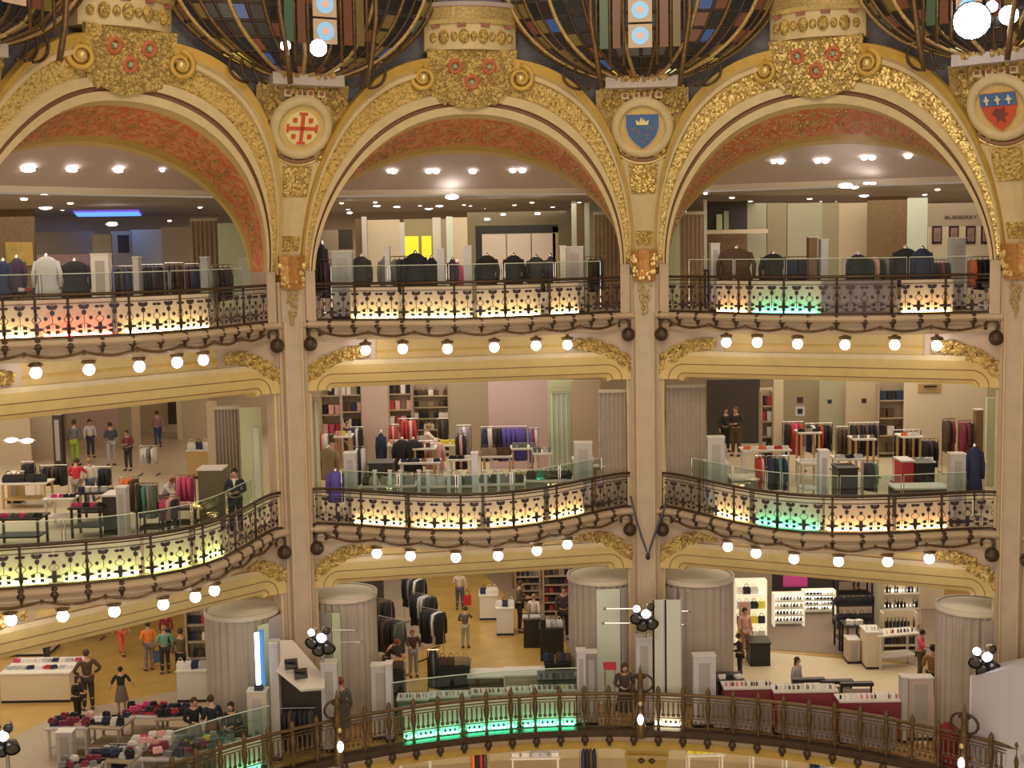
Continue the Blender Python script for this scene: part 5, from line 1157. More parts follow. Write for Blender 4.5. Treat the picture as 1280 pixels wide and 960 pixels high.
table(130, 150, 618, 2, 37, DARKW, 'dark cabinet left of the light grey pillar', None, solid=True)
table(56, 92, 640, 2, 38, WHITE, 'white-topped table with folded goods in the left second gallery', 'fold', 'wnkm', 'folded garment on the white-topped table', n=5, h=.85)
table(-10, 50, 655, 2, 35.5, BLACKM, 'dark low table with a pink cloth at the left edge', 'fold', 'kkmG', 'folded garment on the dark table at the left edge', n=6, h=.8)
table(88, 128, 648, 2, 36.6, BLACKM, 'dark table with magenta garments behind the lime screens', 'fold', 'mkknk', 'folded garment on the dark table behind the lime screens', n=5, h=.85)
table(235, 262, 568, 2, 46, TANW, 'small counter with white goods at the end of the corridor', 'bag', 'wnw', 'bag on the corridor counter', n=3, h=1.0, solid=True)
for px, py in ((14, 550), (34, 551)): downlight(CAM+ray(px, py)*46, .30, 'pair of lamps at the left of the second gallery', 'round white lamp low on the beige wall, second gallery left')
# middle bay
wallp(455, 487, 470, 45, 2, PINKW); wallp(563, 612, 478, 50, 2, TAUPE); wallp(612, 686, 474, 47, 2, mat('lilac_rose_wall', (.60, .44, .46), .6)); wallp(716, 752, 474, 44, 2, BEIGE); wallp(686, 718, 474, 44.6, 2, LTG)
curtain(690, 714, 489, 44, 6.0, MINTP, 'pale mint curtain between rose and beige walls, second gallery', folds=4)
curtain(749, 792, 488, 40, 6.0, CURT, 'tall taupe curtain left of the middle column, second gallery', folds=8)
curtain(380, 403, 498, 38.5, 6.0, CURTG, 'pale green curtain right of the left column, second gallery', folds=4)
curtain(833, 882, 482, 40, 6.0, CURT, 'tall taupe curtain right of the middle column, second gallery', folds=9)
curtain(1242, 1266, 498, 38, 6.0, CURT, 'taupe curtain left of the right column, second gallery', folds=4)
def shelves(px0, px1, pyt, lv, D, rows, cols, label, gl, mt=None, goods='fold', n=6, depth=.4, lit=False):
    z = FLV[lv]; a, b = onfl(px0, D, z), onfl(px1, D, z); w = (b-a).length; h = zat((px0+px1)/2, pyt, D)-z; c = (a+b)/2; rz = math.atan2(b.y-a.y, b.x-a.x); mt = mt or TAUPE
    t = thing('wall_shelving', label, 'shelves', c, rz); MB().box((0, depth, h/2), (w, .04, h)).build('back_panel', mt, t, local=True)
    for s in (-1, 1): MB().box((s*w/2, depth/2, h/2), (.05, depth, h)).build('side_panel', mt, t, local=True)
    me, nm, cat = GOODS[goods]; R = Matrix.Rotation(rz, 3, 'Z')
    for r in range(rows):
        zz = .15+(h-.15)*r/rows; MB().box((0, depth/2, zz), (w, depth, .04)).build('shelf', WHITE if lit else mt, t, local=True)
        if lit: MB().box((0, depth*.9, zz+.05), (w*.95, .03, .03)).build('shelf_light', mat('shelf_glow', (1, 1, 1), .4, emit=(1, .9, .68), es=5), t, local=True)
        for k in range(n):
            if random.random() < .12: continue
            o = bpy.data.objects.new(nm, me); C.objects.link(o); o.location = c+R@Vector((-w/2+w*(k+.5)/n, depth*.45, zz+.022)); hh = min(2.2, (h-.15)/rows*.62/(.17 if goods == 'bottle' else .32 if goods == 'bag' else .145 if goods == 'box' else .1)); s = min(1.3, w/n/.34) if goods != 'bottle' else min(2.5, w/n/.16); o.scale = (s, s, hh); o.rotation_euler = (0, 0, rz); setmat(o, cloth(CLR[random.choice(cols)])); tag(o, gl+', %s shelf up, %s from left' % (nth(r), nth(k)), cat, gl)
    return t
shelves(404, 428, 470, 2, 46, 5, 'PmwrPk', 'tall shelves of pink and red goods right of the pale green curtain', 'pink or red box on the tall shelves', goods='box', n=3)
shelves(428, 454, 472, 2, 48, 5, 'kwPnbr', 'tall shelves of mixed goods left of the rose pillar', 'box on the mixed shelves left of the rose pillar', goods='box', n=4)
shelves(488, 516, 472, 2, 49, 5, 'rPkwrt', 'shelves of red and coral goods right of the rose pillar', 'red or coral box right of the rose pillar', goods='box', n=4)
shelves(518, 562, 480, 2, 50, 6, 'kwtbkw', 'wide stepped shelves of shoes and bags at the back', 'dark bag on the wide shelves at the back', goods='bag', n=7)
rack(486, 500, 490, 2, 45.5, 'rPr', 'rack of coral dresses beside the rose pillar', 'coral dress on the rack beside the rose pillar')
rack(572, 590, 508, 2, 45, 'vwv', 'short rack of patterned white and violet shirts', 'white or violet shirt on the short rack')
rack(602, 660, 515, 2, 44.5, 'nwpkuuuuuu', 'long rack of blue and violet clothes on the rose wall', 'blue or violet garment on the long rack by the rose wall', n=18)
rack(662, 674, 530, 2, 44, 'urw', 'short rack at the right end of the violet clothes', 'garment on the short rack right of the violet ones')
rack(570, 585, 538, 2, 43, 'kPk', 'small rack of black and pink trousers', 'black or pink trousers on the small rack')
dressform(412, 555, 2, 42, 't', 'tan form beside the pale green curtain'); dressform(421, 584, 2, 38.5, 'u', 'deep violet form behind the left end of the middle balustrade', 18)
dressform(504, 545, 2, 43.3, 'k', 'black coat form, left of a close pair'); dressform(518, 545, 2, 43.2, 'k', 'black coat form, right of a close pair'); dressform(545, 548, 2, 44, 'P', 'pale rose form beside the person in white blouse'); dressform(478, 536, 2, 43.5, 'n', 'navy and white form before the rose pillar', 9)
rack(443, 460, 545, 2, 40.5, 'wnwk', 'pale framed rack with navy garments behind the grey pillar', 'garment on the pale framed rack')
GLC2 = mat('grey_green_counter', (.20, .22, .19), .5)
table(462, 492, 578, 2, 40, BLACKM, 'black chest beside the counters of the middle second shop', None, solid=True); 
table(452, 520, 592, 2, 38.6, GLC2, 'grey green counter with bags at the left of the middle second shop', 'bag', 'kGgt', 'bag on the left grey green counter', n=6, solid=True, h=.95)
table(524, 590, 592, 2, 38.4, GLC2, 'grey green counter with bags in the centre of the middle second shop', 'bag', 'kgGs', 'bag on the central grey green counter', n=6, solid=True, h=.95)
table(602, 656, 592, 2, 38.6, GLC2, 'grey green counter right of the slim pillar', 'bag', 'kGkg', 'bag on the counter right of the slim pillar', n=5, solid=True, h=.95)
table(658, 716, 588, 2, 39, GLC2, 'olive counter with dark bags before the mint curtain', 'bag', 'kkGk', 'dark bag on the olive counter', n=5, solid=True, h=.95)
table(562, 590, 574, 2, 41.5, WHITE, 'bright white display table in the middle second shop', 'fold', 'wnk', 'folded item on the bright white table', n=3); table(500, 550, 578, 2, 41.5, WHITE, 'long pale table with dark items, middle second shop', 'fold', 'knwt', 'item on the long pale table', n=6)
table(604, 640, 570, 2, 42, TANW, 'warm wooden table with dark bags below the violet rack', 'bag', 'kbt', 'bag on the warm wooden table', n=4)
post_kiosk(432, 447, 566, 2, 37.5, 'grey pillar at the left of the middle second gallery'); post_kiosk(591, 599, 566, 2, 37.2, 'slim blue-white pillar in the centre of the middle second gallery', BLUEW); post_kiosk(719, 741, 553, 2, 38.2, 'wide grey pillar before the beige wall'); post_kiosk(743, 756, 583, 2, 38.5, 'small brown box before the tall curtain', mat('box_brown', (.30, .15, .06), .6), 'box', .4, 'box')
table(718, 742, 549, 2, 40.5, WHITE, 'white till desk behind the wide grey pillar', 'fold', 'w', 'white item on the till desk', n=2, h=1.3)
for k, px in enumerate((468, 487, 500, 523, 534, 560, 574, 606, 622, 640)):      # pale uprights of the counters
    post_kiosk(px, px+4, 588, 2, 37.9, 'slim pale upright before the middle second shop counters, %s from left' % nth(k), BLUEW, 'counter_upright', .08)['group'] = 'slim uprights before the counters'
for k, (x0, x1, y, D, cs, nm) in enumerate(((400, 412, 512, 44, 'rPw', 'red and pink garments left of the tan form'), (440, 456, 515, 45, 'nwk', 'navy and white garments left of the rose pillar'), (500, 524, 502, 47, 'rrPr', 'coral garments at the back right of the rose pillar'), (524, 548, 548, 44.5, 'tPwt', 'tan and rose garments by the shoe shelves'), (548, 562, 520, 47, 'kbk', 'brown garments beside the taupe wall'))):
    rack(x0, x1, y, 2, D, cs, 'rack of '+nm, nm.replace(' at the back', '').replace(' at the foot of', ' by')+' rack')
for k, (x0, x1, y, D, cs, nm) in enumerate(((486, 512, 556, 43.5, 'wkP', 'pale table below the pair of black coats'), (518, 545, 560, 43, 'tbw', 'tan table below the shoe shelves'), (550, 575, 556, 44, 'ykb', 'table below the white shirts'), (640, 668, 560, 42.5, 'ggs', 'grey table before the rose wall'), (668, 690, 566, 41.5, 'Ggs', 'low grey table before the mint curtain'), (420, 440, 545, 43, 'Pyw', 'small table beside the pale framed rack'))):
    table(x0, x1, y, 2, D, TANW if k % 2 else WHITE, nm, 'box', cs, 'box on the '+nm, n=4)
# right bay
wallp(884, 950, 474, 52, 2, DARKW); wallp(950, 966, 484, 46, 2, BEIGE); wallp(967, 979, 474, 45, 2, BEIGE); wallp(979, 1024, 474, 51, 2, OLIVE); wallp(1024, 1057, 474, 50, 2, SAGE); wallp(1057, 1098, 474, 49.5, 2, BEIGE); wallp(1130, 1232, 474, 46, 2, CRW); wallp(1232, 1244, 496, 42, 2, LTG)
shelves(952, 966, 488, 2, 45.4, 5, 'brkwn', 'narrow shelves of small goods beside the dark room', 'small box beside the dark room', goods='box', n=2); shelves(1098, 1130, 478, 2, 48, 4, 'kwbkn', 'shelves of pictures and dark goods left of the cream wall', 'dark box left of the cream wall', goods='box', n=3)
t = thing('sign_board', 'tan sign board high on the cream wall of the right second shop', 'sign', CAM+ray(1162, 490)*45.7); MB().box(CAM+ray(1162, 485)*45.7, (29*45.7/FPX, .06, 11*45.7/FPX)).build('board', mat('sign_tan', (.45, .30, .14), .6), t); MB().box(CAM+ray(1163, 483)*45.6, (16*45.7/FPX, .05, 2*45.7/FPX)).build('dark_bar', BLACKM, t)
for x, y, w, lab, c in ((1000, 500, 8, 'small dark round picture on the olive wall', 'b'), (1000, 514, 12, 'pale picture with red dot on the olive wall', 's'), (1037, 502, 5, 'small navy picture on the sage wall', 'n'), (1080, 501, 6, 'small reddish picture on the beige wall', 'b')):
    t = thing('picture', lab, 'picture', CAM+ray(x, y)*49); MB().box(CAM+ray(x, y)*49, (w*49/FPX, .05, w*49/FPX)).build('panel', cloth(CLR[c]), t); MB().box(CAM+ray(x, y)*48.97, (w*.5*49/FPX, .05, w*.5*49/FPX)).build('motif', cloth(CLR['k']), t)
rack(978, 1004, 524, 2, 45, 'krmrk', 'rack of black and crimson garments in the right second shop', 'black or crimson garment on the rack'); rack(1006, 1040, 526, 2, 45.5, 'nwkrkk', 'rack of mixed dark garments behind the wooden frame', 'dark garment behind the wooden frame'); rack(1044, 1062, 530, 2, 44.5, 'bbb', 'rack of brown garments in the right second shop', 'brown garment on the brown rack'); rack(1060, 1098, 525, 2, 44, 'kbkbkk', 'rack of dark brown coats before the shelves', 'dark brown coat before the shelves'); rack(1116, 1150, 534, 2, 43, 'kkbkk', 'rack of black coats before the cream wall', 'black coat before the cream wall'); rack(1150, 1172, 545, 2, 42.5, 'kpkk', 'rack of black and plum garments right of the black coats', 'black or plum garment right of the black coats'); rack(1177, 1192, 512, 2, 44.5, 'bkW', 'high rack of dark furs on the cream wall', 'dark fur on the cream wall'); rack(1197, 1216, 520, 2, 44, 'WWk', 'rack of wine garments on the cream wall', 'wine garment on the cream wall'); post_kiosk(1219, 1228, 512, 2, 44, 'tall brown cabinet at the right end of the cream wall', BRW, 'cabinet', .3, 'cabinet')
table(1000, 1026, 540, 2, 43, TANW, 'warm wooden framed table in the right second shop', 'fold', 'kwt', 'item on the wooden framed table', n=3); table(1068, 1094, 548, 2, 42, TANW, 'wooden table with pale papers in the right second shop', 'fold', 'wtG', 'item on the wooden table with papers', n=4); table(1128, 1152, 545, 2, 41.5, TANW, 'wooden table with cream cloths in the right second shop', 'fold', 'wwo', 'cream item on the wooden table', n=3)
table(930, 988, 562, 2, 40.5, WHITE, 'long white table with red and white goods', 'fold', 'wrwo', 'item on the long white table', n=6); table(915, 948, 580, 2, 38.8, GLC2, 'grey green counter at the left of the right second shop', None, solid=True, h=.95); table(1002, 1026, 578, 2, 39.5, WHITE, 'small bright white table left of the slim pillar', 'fold', 'w', 'white item on the small bright table', n=3); table(1046, 1080, 573, 2, 39.5, WHITE, 'glass-topped white table right of the slim pillar', 'fold', 'sk', 'item on the glass-topped table', n=3); table(1048, 1072, 584, 2, 38.8, BLACKM, 'black chest under the glass-topped table', None, solid=True)
table(1130, 1168, 564, 2, 40, WHITE, 'white table stacked with bright white goods, right second shop', 'fold', 'wws', 'white goods on the stacked white table', n=4, h=1.15); table(1127, 1142, 575, 2, 39.4, mat('red_chest', (.50, .04, .05), .5), 'bright red chest beside the white table', None, solid=True); table(1144, 1168, 578, 2, 39.3, BLACKM, 'black chest right of the red chest', None, solid=True); table(1120, 1186, 602, 2, 37.4, mat('dark_bench', (.09, .08, .065), .5), 'long dark bench behind the amber screens', None, solid=True, h=.85)
rack(958, 985, 566, 2, 38.6, 'nkeenk', 'rack of navy and black trousers behind the green screen', 'navy or black trousers behind the green screen'); rack(944, 955, 566, 2, 39, 'rrP', 'short rack of red cloths beside the navy trousers', 'red cloth beside the navy trousers'); rack(1079, 1096, 572, 2, 38.8, 'cce', 'short rack of slate trousers right of the glass-topped table', 'slate trousers right of the table')
post_kiosk(885, 906, 546, 2, 38.6, 'white till pillar at the left of the right second gallery', GREYP); table(884, 910, 541, 2, 39.3, WHITE, 'till desk with white and red papers right of the tall curtain', 'fold', 'wr', 'paper on the till desk', n=3, h=1.35); post_kiosk(1024, 1036, 563, 2, 37.0, 'slim blue-grey pillar in the centre of the right second gallery', BLUEW); post_kiosk(1188, 1206, 567, 2, 36.6, 'wide grey pillar left of the jeans form')
dressform(1217, 552, 2, 37.4, 'n', 'navy form with jeans beside the wide grey pillar', 18); table(1204, 1232, 548, 2, 38.8, WHITE, 'white-lit table behind the jeans form', 'fold', 'wso', 'item on the white-lit table', n=3, h=1.3)
# glass panes behind the second balustrade
for i, ks in ((0, 5), (1, 5), (2, 5)):
    for k in range(ks):
        q0, q1 = .13+.15*k, .13+.15*(k+1)-.006; p = edge(i, (q0+q1)/2, 2, 6.0, .62); t = thing('glass_screen', 'clear glass screen number %s from the left behind the %s second balustrade' % (['one', 'two', 'three', 'four', 'five'][k], BAYS[i]), 'glass screen', p)
        m = MB(); m.sweep([[edge(i, q, 2, 6.9, .62), edge(i, q, 2, 6.9, .635), edge(i, q, 2, 7.5, .635), edge(i, q, 2, 7.5, .62)] for q in [q0+(q1-q0)*j/4 for j in range(5)]]); m.build('pane', GLASSG, t)
        MB().tube([edge(i, q, 2, 7.5, .63) for q in [q0+(q1-q0)*j/4 for j in range(5)]], .012, 5).build('top_edge', MINTP, t)
        for q in (q0, q1): MB().tube([edge(i, q, 2, 6.0, .63), edge(i, q, 2, 7.5, .63)], .015, 5).build('upright', CHROME, t)
# ================================================================ FIRST GALLERY FLOOR
def carpet(pts, mt, nm='floor_carpet', z=.012):
    P = [at_z(x, y, z) for x, y in pts]; m = MB(); n = len(P); m.add(P+[p-Vector((0, 0, .011)) for p in P], [tuple(range(n)), tuple(range(n, 2*n))[::-1]]+[(k, (k+1) % n, n+(k+1) % n, n+k) for k in range(n)]); return struct(m.build(nm, mt))
carpet([(385, 830), (455, 705), (485, 705), (560, 800), (470, 830)], FLG)
carpet([(600, 712), (760, 712), (770, 870), (745, 870), (700, 790), (640, 752)], mat('floor_brown_carpet', (.26, .19, .12), .7, noise=.2))
carpet([(920, 809), (1085, 820), (1150, 832), (1180, 800), (1180, 712), (920, 712)], mat('floor_grey_brown', (.30, .23, .17), .6, noise=.15))
carpet([(890, 900), (900, 810), (1150, 832), (1160, 930)], mat('floor_pale_cream', (.74, .64, .44), .35, noise=.08), z=.02)
carpet([(-60, 960), (80, 890), (240, 860), (330, 885), (280, 1010)], mat('floor_taupe', (.42, .34, .25), .5, noise=.12))
wallp(-60, 60, 700, 52, 1, BEIGE); wallp(60, 140, 700, 54, 1, PINKW); wallp(230, 260, 700, 48, 1, TAUPE)
wallp(385, 480, 690, 52, 1, DARKW); wallp(640, 720, 690, 54, 1, BRW); wallp(905, 965, 690, 52, 1, TAUPE); wallp(965, 1046, 690, 53, 1, DARKW); wallp(1046, 1100, 690, 56, 1, BEIGE, 738); wallp(1100, 1180, 690, 50, 1, CRW)
t = thing('wall_panel', 'magenta lit advertising panel above the white shelves, right bay', 'wall panel', onfl(994, 51, 0)); MB().box(CAM+ray(994, 722)*51.5, (30*51.5/FPX, .08, 24*51.5/FPX)).build('panel', mat('magenta_panel', (.50, .05, .22), .5, emit=(.5, .05, .22), es=.25), t); MB().box(CAM+ray(994, 735)*51.4, (32*51.5/FPX, .10, .08)).build('frame', BLACKM, t)
t = thing('wall_panel', 'soft pink poster panel beside the right drum', 'wall panel', onfl(931, 45, 0)); MB().obox(onfl(924, 45.5, .02), onfl(938, 45.5, .02)-onfl(924, 45.5, .02), (0, .06, 0), (0, 0, 1.6)).build('panel', mat('rosy_poster', (.72, .42, .35), .5), t)
# left bay: white counters, racks, garment tables
table(2, 88, 846, 1, 41.2, CRW, 'long low white counter with colourful goods on the golden floor', 'fold', 'wwnrms', 'small item on the long low white counter', n=9, solid=True, h=.95, depth=1.6)
table(-10, 60, 812, 1, 46, CRW, 'second white counter behind the long low one', 'bag', 'knwwt', 'bag on the second white counter', n=7, solid=True, h=1.0, depth=1.2)
table(0, 66, 782, 1, 50, CRW, 'third white counter far back at the left', 'bag', 'knbwt', 'bag on the third white counter', n=7, solid=True, h=1.1)
post_kiosk(68, 84, 776, 1, 48, 'pale square pillar behind the white counters', CRW)
rack(92, 128, 778, 1, 48, 'ckGkck', 'rack of dark garments far back at the left', 'dark garment on the rack far back at the left')
post_kiosk(120, 126, 778, 1, 49, 'slim pillar behind the far left rack', TAUPE)
shelves(236, 260, 758, 1, 41.5, 5, 'kwrbnk', 'goods shelf left of the pleated drum', 'small dark bag left of the drum', n=4, goods='bag')
table(222, 258, 815, 1, 41, WHITE, 'counter below the goods shelf', 'bag', 'kwns', 'bag on the counter below the goods shelf', n=4, solid=True, h=1.0)
SH = ['pale-edged table', 'table with navy trousers', 'front table of dark clothes', 'red and black table', 'pink and cream table', 'black heap table', 'front plum table', 'table near the people', 'red table at the railing', 'nearest corner table', 'table behind the green screen']
for k, (x0, x1, y, D, nm, cs) in enumerate(((60, 110, 905, 36.6, 'leftmost garment table with a pale edge, lower left', 'WWnkP'), (108, 152, 895, 36.6, 'garment table with navy trousers, lower left', 'nknkw'), (112, 166, 916, 34.2, 'garment table in front with scattered dark clothes, lower left', 'nkgWs'), (150, 200, 884, 37.4, 'garment table with red and black clothes, lower left', 'rkmkW'), (160, 214, 906, 35, 'garment table with pink and cream clothes, lower left', 'Pwmwg'), (196, 244, 880, 37.2, 'garment table with black folded heap, lower left', 'knkrw'), (176, 240, 928, 33.2, 'front garment table with plum clothes, lower left', 'WpgbP'), (214, 268, 905, 34.6, 'garment table near the people at the railing', 'gbyWG'), (270, 326, 905, 33.8, 'garment table with red garments behind the railing', 'rogGe'), (70, 120, 935, 33.4, 'nearest garment table at the lower left corner', 'knWwg'), (250, 300, 930, 32.4, 'garment table just behind the green screen', 'Ggebs'))):
    table(x0, x1, y, 1, D, TAUPE if k % 2 else GREYP, nm, 'fold', cs, 'garment on the lower left '+SH[k], n=5, heap=True, depth=.92, h=.85, yaw=random.uniform(-14, 6), topm=TAUPE if k % 3 else GREYP)
rack(113, 127, 916, 1, 34.6, 'nnk', 'small rack of navy trousers among the garment tables', 'navy trousers among the garment tables', h=1.1); rack(140, 160, 905, 1, 34.9, 'nkn', 'second small rack of navy trousers, right of the first', 'navy trousers on the second small rack', h=1.1)
post_kiosk(72, 92, 915, 1, 35.6, 'grey post at the corner of the leftmost garment table', GREYP)
# middle bay
for k, (x0, x1, y, D) in enumerate(((462, 492, 735, 46), (474, 506, 752, 43.5), (505, 532, 716, 49), (515, 545, 728, 46.5), (528, 556, 738, 44.5))):
    rack(x0, x1, y, 1, D, ('kkbkk', 'kbkkG', 'kgkwk', 'kksck', 'kknwk')[k], '%s rack of black garments beside the golden aisle' % ('back left', 'front left', 'farthest', 'middle', 'nearest')[k], 'black garment on the %s rack beside the aisle' % ('back left', 'front left', 'farthest', 'middle', 'nearest')[k], yaw=-38)
table(600, 622, 722, 1, 49.5, WHITE, 'white cube counter left of two, by the golden aisle', 'bag', 'wkn', 'bag on the left white cube counter', n=3, solid=True, h=.95); table(621, 642, 725, 1, 47.5, WHITE, 'white cube counter right of two, by the golden aisle', 'bag', 'nwk', 'bag on the right white cube counter', n=3, solid=True, h=1.0)
table(655, 676, 742, 1, 46, BLACKM, 'black counter with white papers near the walking person', 'fold', 'wnw', 'paper on the black counter', n=3, solid=True, h=1.0); table(676, 705, 757, 1, 44.5, BLACKM, 'black counter with pale boxes left of the mint-door drum', 'bag', 'wwsk', 'box on the black counter', n=4, solid=True, h=1.1)
shelves(645, 675, 712, 1, 52, 4, 'kbtkGk', 'dark shelves of goods behind the black counters', 'dark box behind the black counters', goods='box', n=5); shelves(680, 712, 708, 1, 50, 5, 'bkkWrk', 'dark shelves with coloured goods left of the drum', 'coloured box on the dark shelves', goods='box', n=5)
table(682, 714, 790, 1, 40.2, BLACKM, 'black counter heaped with dark bags left of the drum', 'bag', 'kkbkn', 'dark bag on the heaped black counter', n=5, solid=True, h=1.3, depth=.8)
table(674, 722, 818, 1, 39, BLACKM, 'black counter with small gold goods', 'bottle', 'kbnw', 'small item on the black counter with gold goods', n=7, solid=True, h=1.2)
table(548, 588, 812, 1, 40, BLACKM, 'black framed counter in front of the golden aisle', 'bag', 'kbt', 'bag on the black framed counter', n=4, solid=True, h=1.3); table(586, 630, 820, 1, 39.8, mat('brown_chest', (.13, .09, .05), .5), 'dark brown counter right of the black framed one', None, solid=True, h=1.05); table(632, 682, 818, 1, 39.9, BEIGE, 'pale beige counter in front of the golden aisle', None, solid=True, h=1.05)
table(473, 506, 800, 1, 39.4, BLACKM, 'dark heap counter right of the left drum', 'bag', 'bkbk', 'brown bag on the dark heap counter', n=5, solid=True, h=1.4, depth=.8); rack(536, 550, 806, 1, 40, 'kGk', 'narrow rack of dark green garments', 'dark green garment on the narrow rack')
for k, (x0, x1, cs, nm) in enumerate(((498, 536, 'mrGws', 'glass counter with pink goods behind the green screens'), (537, 588, 'swsgs', 'glass counter with silver goods behind the green screens'), (590, 634, 'kwmGr', 'glass counter with red and white goods behind the green screens'), (636, 662, 'bkwb', 'glass counter with brown goods behind the green screens'), (664, 720, 'kyGk', 'glass counter with dark goods behind the green screens'))):
    table(x0, x1, 852 if k < 2 else 846, 1, 37.9, GLC2, nm, 'bottle', cs, 'item on the '+' '.join(nm.split()[:5]), n=9, solid=True, h=1.05, depth=.55)
t = thing('glass_screen', 'green-tinted glass screen behind the first gallery green screens', 'glass screen', polar(ang1(610), R1+.8, 0)); m = MB(); a0, a1 = ang1(495), ang1(722); m.sweep([[polar(a0+(a1-a0)*k/10, R1+.62, .3), polar(a0+(a1-a0)*k/10, R1+.64, .3), polar(a0+(a1-a0)*k/10, R1+.64, 1.75), polar(a0+(a1-a0)*k/10, R1+.62, 1.75)] for k in range(11)]); m.build('pane', GLASSG, t)
MB().tube([polar(a0+(a1-a0)*k/10, R1+.63, 1.75) for k in range(11)], .015, 5).build('top_edge', MINTP, t)
t = thing('glass_screen', 'green-tinted glass screen by the garment tables at the lower left', 'glass screen', polar(ang1(290), R1+.8, 0)); m = MB(); a0, a1 = ang1(225), ang1(345); m.sweep([[polar(a0+(a1-a0)*k/8, R1+.62, .3), polar(a0+(a1-a0)*k/8, R1+.64, .3), polar(a0+(a1-a0)*k/8, R1+.64, 1.75), polar(a0+(a1-a0)*k/8, R1+.62, 1.75)] for k in range(9)]); m.build('pane', GLASSG, t)
MB().tube([polar(a0+(a1-a0)*k/8, R1+.63, 1.75) for k in range(9)], .015, 5).build('top_edge', MINTP, t)
# kiosks around the columns
LILW = mat('lilac_white_kiosk', (.58, .56, .64), .45)
post_kiosk(466, 489, 830, 1, 37.6, 'grey pillar left of the front glass counters', GREYP); post_kiosk(484, 492, 828, 1, 37.3, 'slim pale pillar beside the grey pillar', LILW); post_kiosk(722, 733, 812, 1, 37.8, 'pale lilac pillar left of the middle column', LILW); post_kiosk(733, 747, 814, 1, 38, 'dark grey pillar left of the middle column', mat('mid_grey', (.26, .24, .24), .5)); post_kiosk(867, 895, 818, 1, 38, 'pale kiosk pillar right of the middle column', LILW); post_kiosk(1127, 1134, 845, 1, 36.6, 'slim grey post at the end of the cosmetics counter', GREYP); post_kiosk(1135, 1166, 846, 1, 36.8, 'rosy white kiosk pillar right of the cosmetics counter', mat('rosy_kiosk', (.55, .46, .44), .4)); post_kiosk(312, 336, 862, 1, 34.6, 'pale kiosk pillar right of the people at the railing', mat('pale_beige_kiosk', (.55, .48, .40), .5))
post_kiosk(341, 352, 800, 1, 36.2, 'tall grey pillar behind the blue light tube', LILAC); post_kiosk(404, 424, 826, 1, 35.9, 'white pillar carrying the left spotlight cluster', LILW); post_kiosk(796, 816, 795, 1, 37.9, 'white pillar carrying the middle spotlight cluster', LILW)
# white box with blue tube, sloping phone counter
t = thing('light_tube', 'tall glowing blue-white light tube left of the left column', 'lamp', onfl(328, 35.7, 0)); p = onfl(327, 35.7, 0); z0, z1 = zat(328, 852, 35.7), zat(328, 786, 35.7)
MB().tube([Vector((p.x, p.y, z0)), Vector((p.x, p.y, z1))], .06, 10).build('tube', mat('tube_glow', (.8, .95, 1), .3, emit=(.72, .95, 1), es=5), t, True); MB().box((p.x+.11, p.y+.06, (z0+z1)/2), (.12, .08, z1-z0+.1)).build('blue_reflector', mat('blue_reflector', (.05, .14, .35), .4, emit=(.04, .16, .42), es=.8), t); MB().box((p.x, p.y+.06, z0/2), (.22, .2, z0)).build('stand', mat('navy_stand', (.03, .04, .09), .4), t)
t = thing('sloping_counter', 'white sloping counter with two black phones left of the left column', 'counter', onfl(372, 36.3, 0)); A = [CAM+ray(x, y)*d for x, y, d in ((349, 800, 37.0), (366, 800, 37.4), (406, 846, 36.6), (406, 860, 36.2), (378, 862, 35.7), (346, 836, 35.9))]
nrm = (A[2]-A[0]).cross(A[4]-A[0]).normalized()*.08
if nrm.z > 0: nrm = -nrm
n = 6; m = MB(); m.add(A+[p+nrm for p in A], [tuple(range(n)), tuple(range(n, 2*n))[::-1]]+[(k, (k+1) % n, n+(k+1) % n, n+k) for k in range(n)]); m.build('sloping_top', mat('glossy_white', (.85, .80, .72), .25), t)
a, b = onfl(350, 36.9, 0), onfl(404, 36.9, 0); MB().obox(a, b-a, (0, .3, 0), (0, 0, 2.1)).build('body', DARKW, t)
for x, y in ((364, 830), (376, 842)):
    q = CAM+ray(x, y)*35.9; ph = MB().box(q, (.34, .12, .26), .3, -.7).build('telephone', BLACKM, t); MB().tube([q+Vector((-.16, -.1, .1)), q+Vector((.16, -.1, .1))], .035, 6).build('handset', BLACKM, ph)
rack(352, 396, 862, 1, 36.0, 'kbkkkck', 'rack of black garments under the sloping counter', 'black garment under the sloping counter', h=1.45)
def boxkiosk(px0, px1, y0, y1, D0, D1, lab):
    a, b = onfl(px0, D0, 0), onfl(px1, D1, 0); h0, h1 = zat(px0, y0, D0), zat(px1, y1, D1); e = b-a; nn = Vector((-e.y, e.x, 0)).normalized()*1.2
    if nn.y < 0: nn = -nn
    t = thing('white_kiosk', lab, 'kiosk', (a+b)/2); secs = []
    for k in range(9):
        f = k/8; p = a+e*f-nn*.18*math.sin(PI*f); h = h0+(h1-h0)*f; secs.append([p, p+Vector((0, 0, h)), p+nn+Vector((0, 0, h+.12)), p+nn])
    MB().sweep(secs).build('curved_front', LILW, t, False); MB().obox(a+Vector((0, -.03, 0)), e.normalized()*.22, nn*.3, (0, 0, h0+.05)).build('end_post', WHITE, t)
    MB().obox(a+e*.62-nn*.2+Vector((0, 0, .95)), e.normalized()*.3, nn*.02, (0, 0, .16)).build('name_plate', mat('inset_grey', (.40, .38, .38), .5), t); return t
boxkiosk(1210, 1330, 842, 812, 34.4, 32.2, 'large lilac-white curved kiosk box at the right edge')
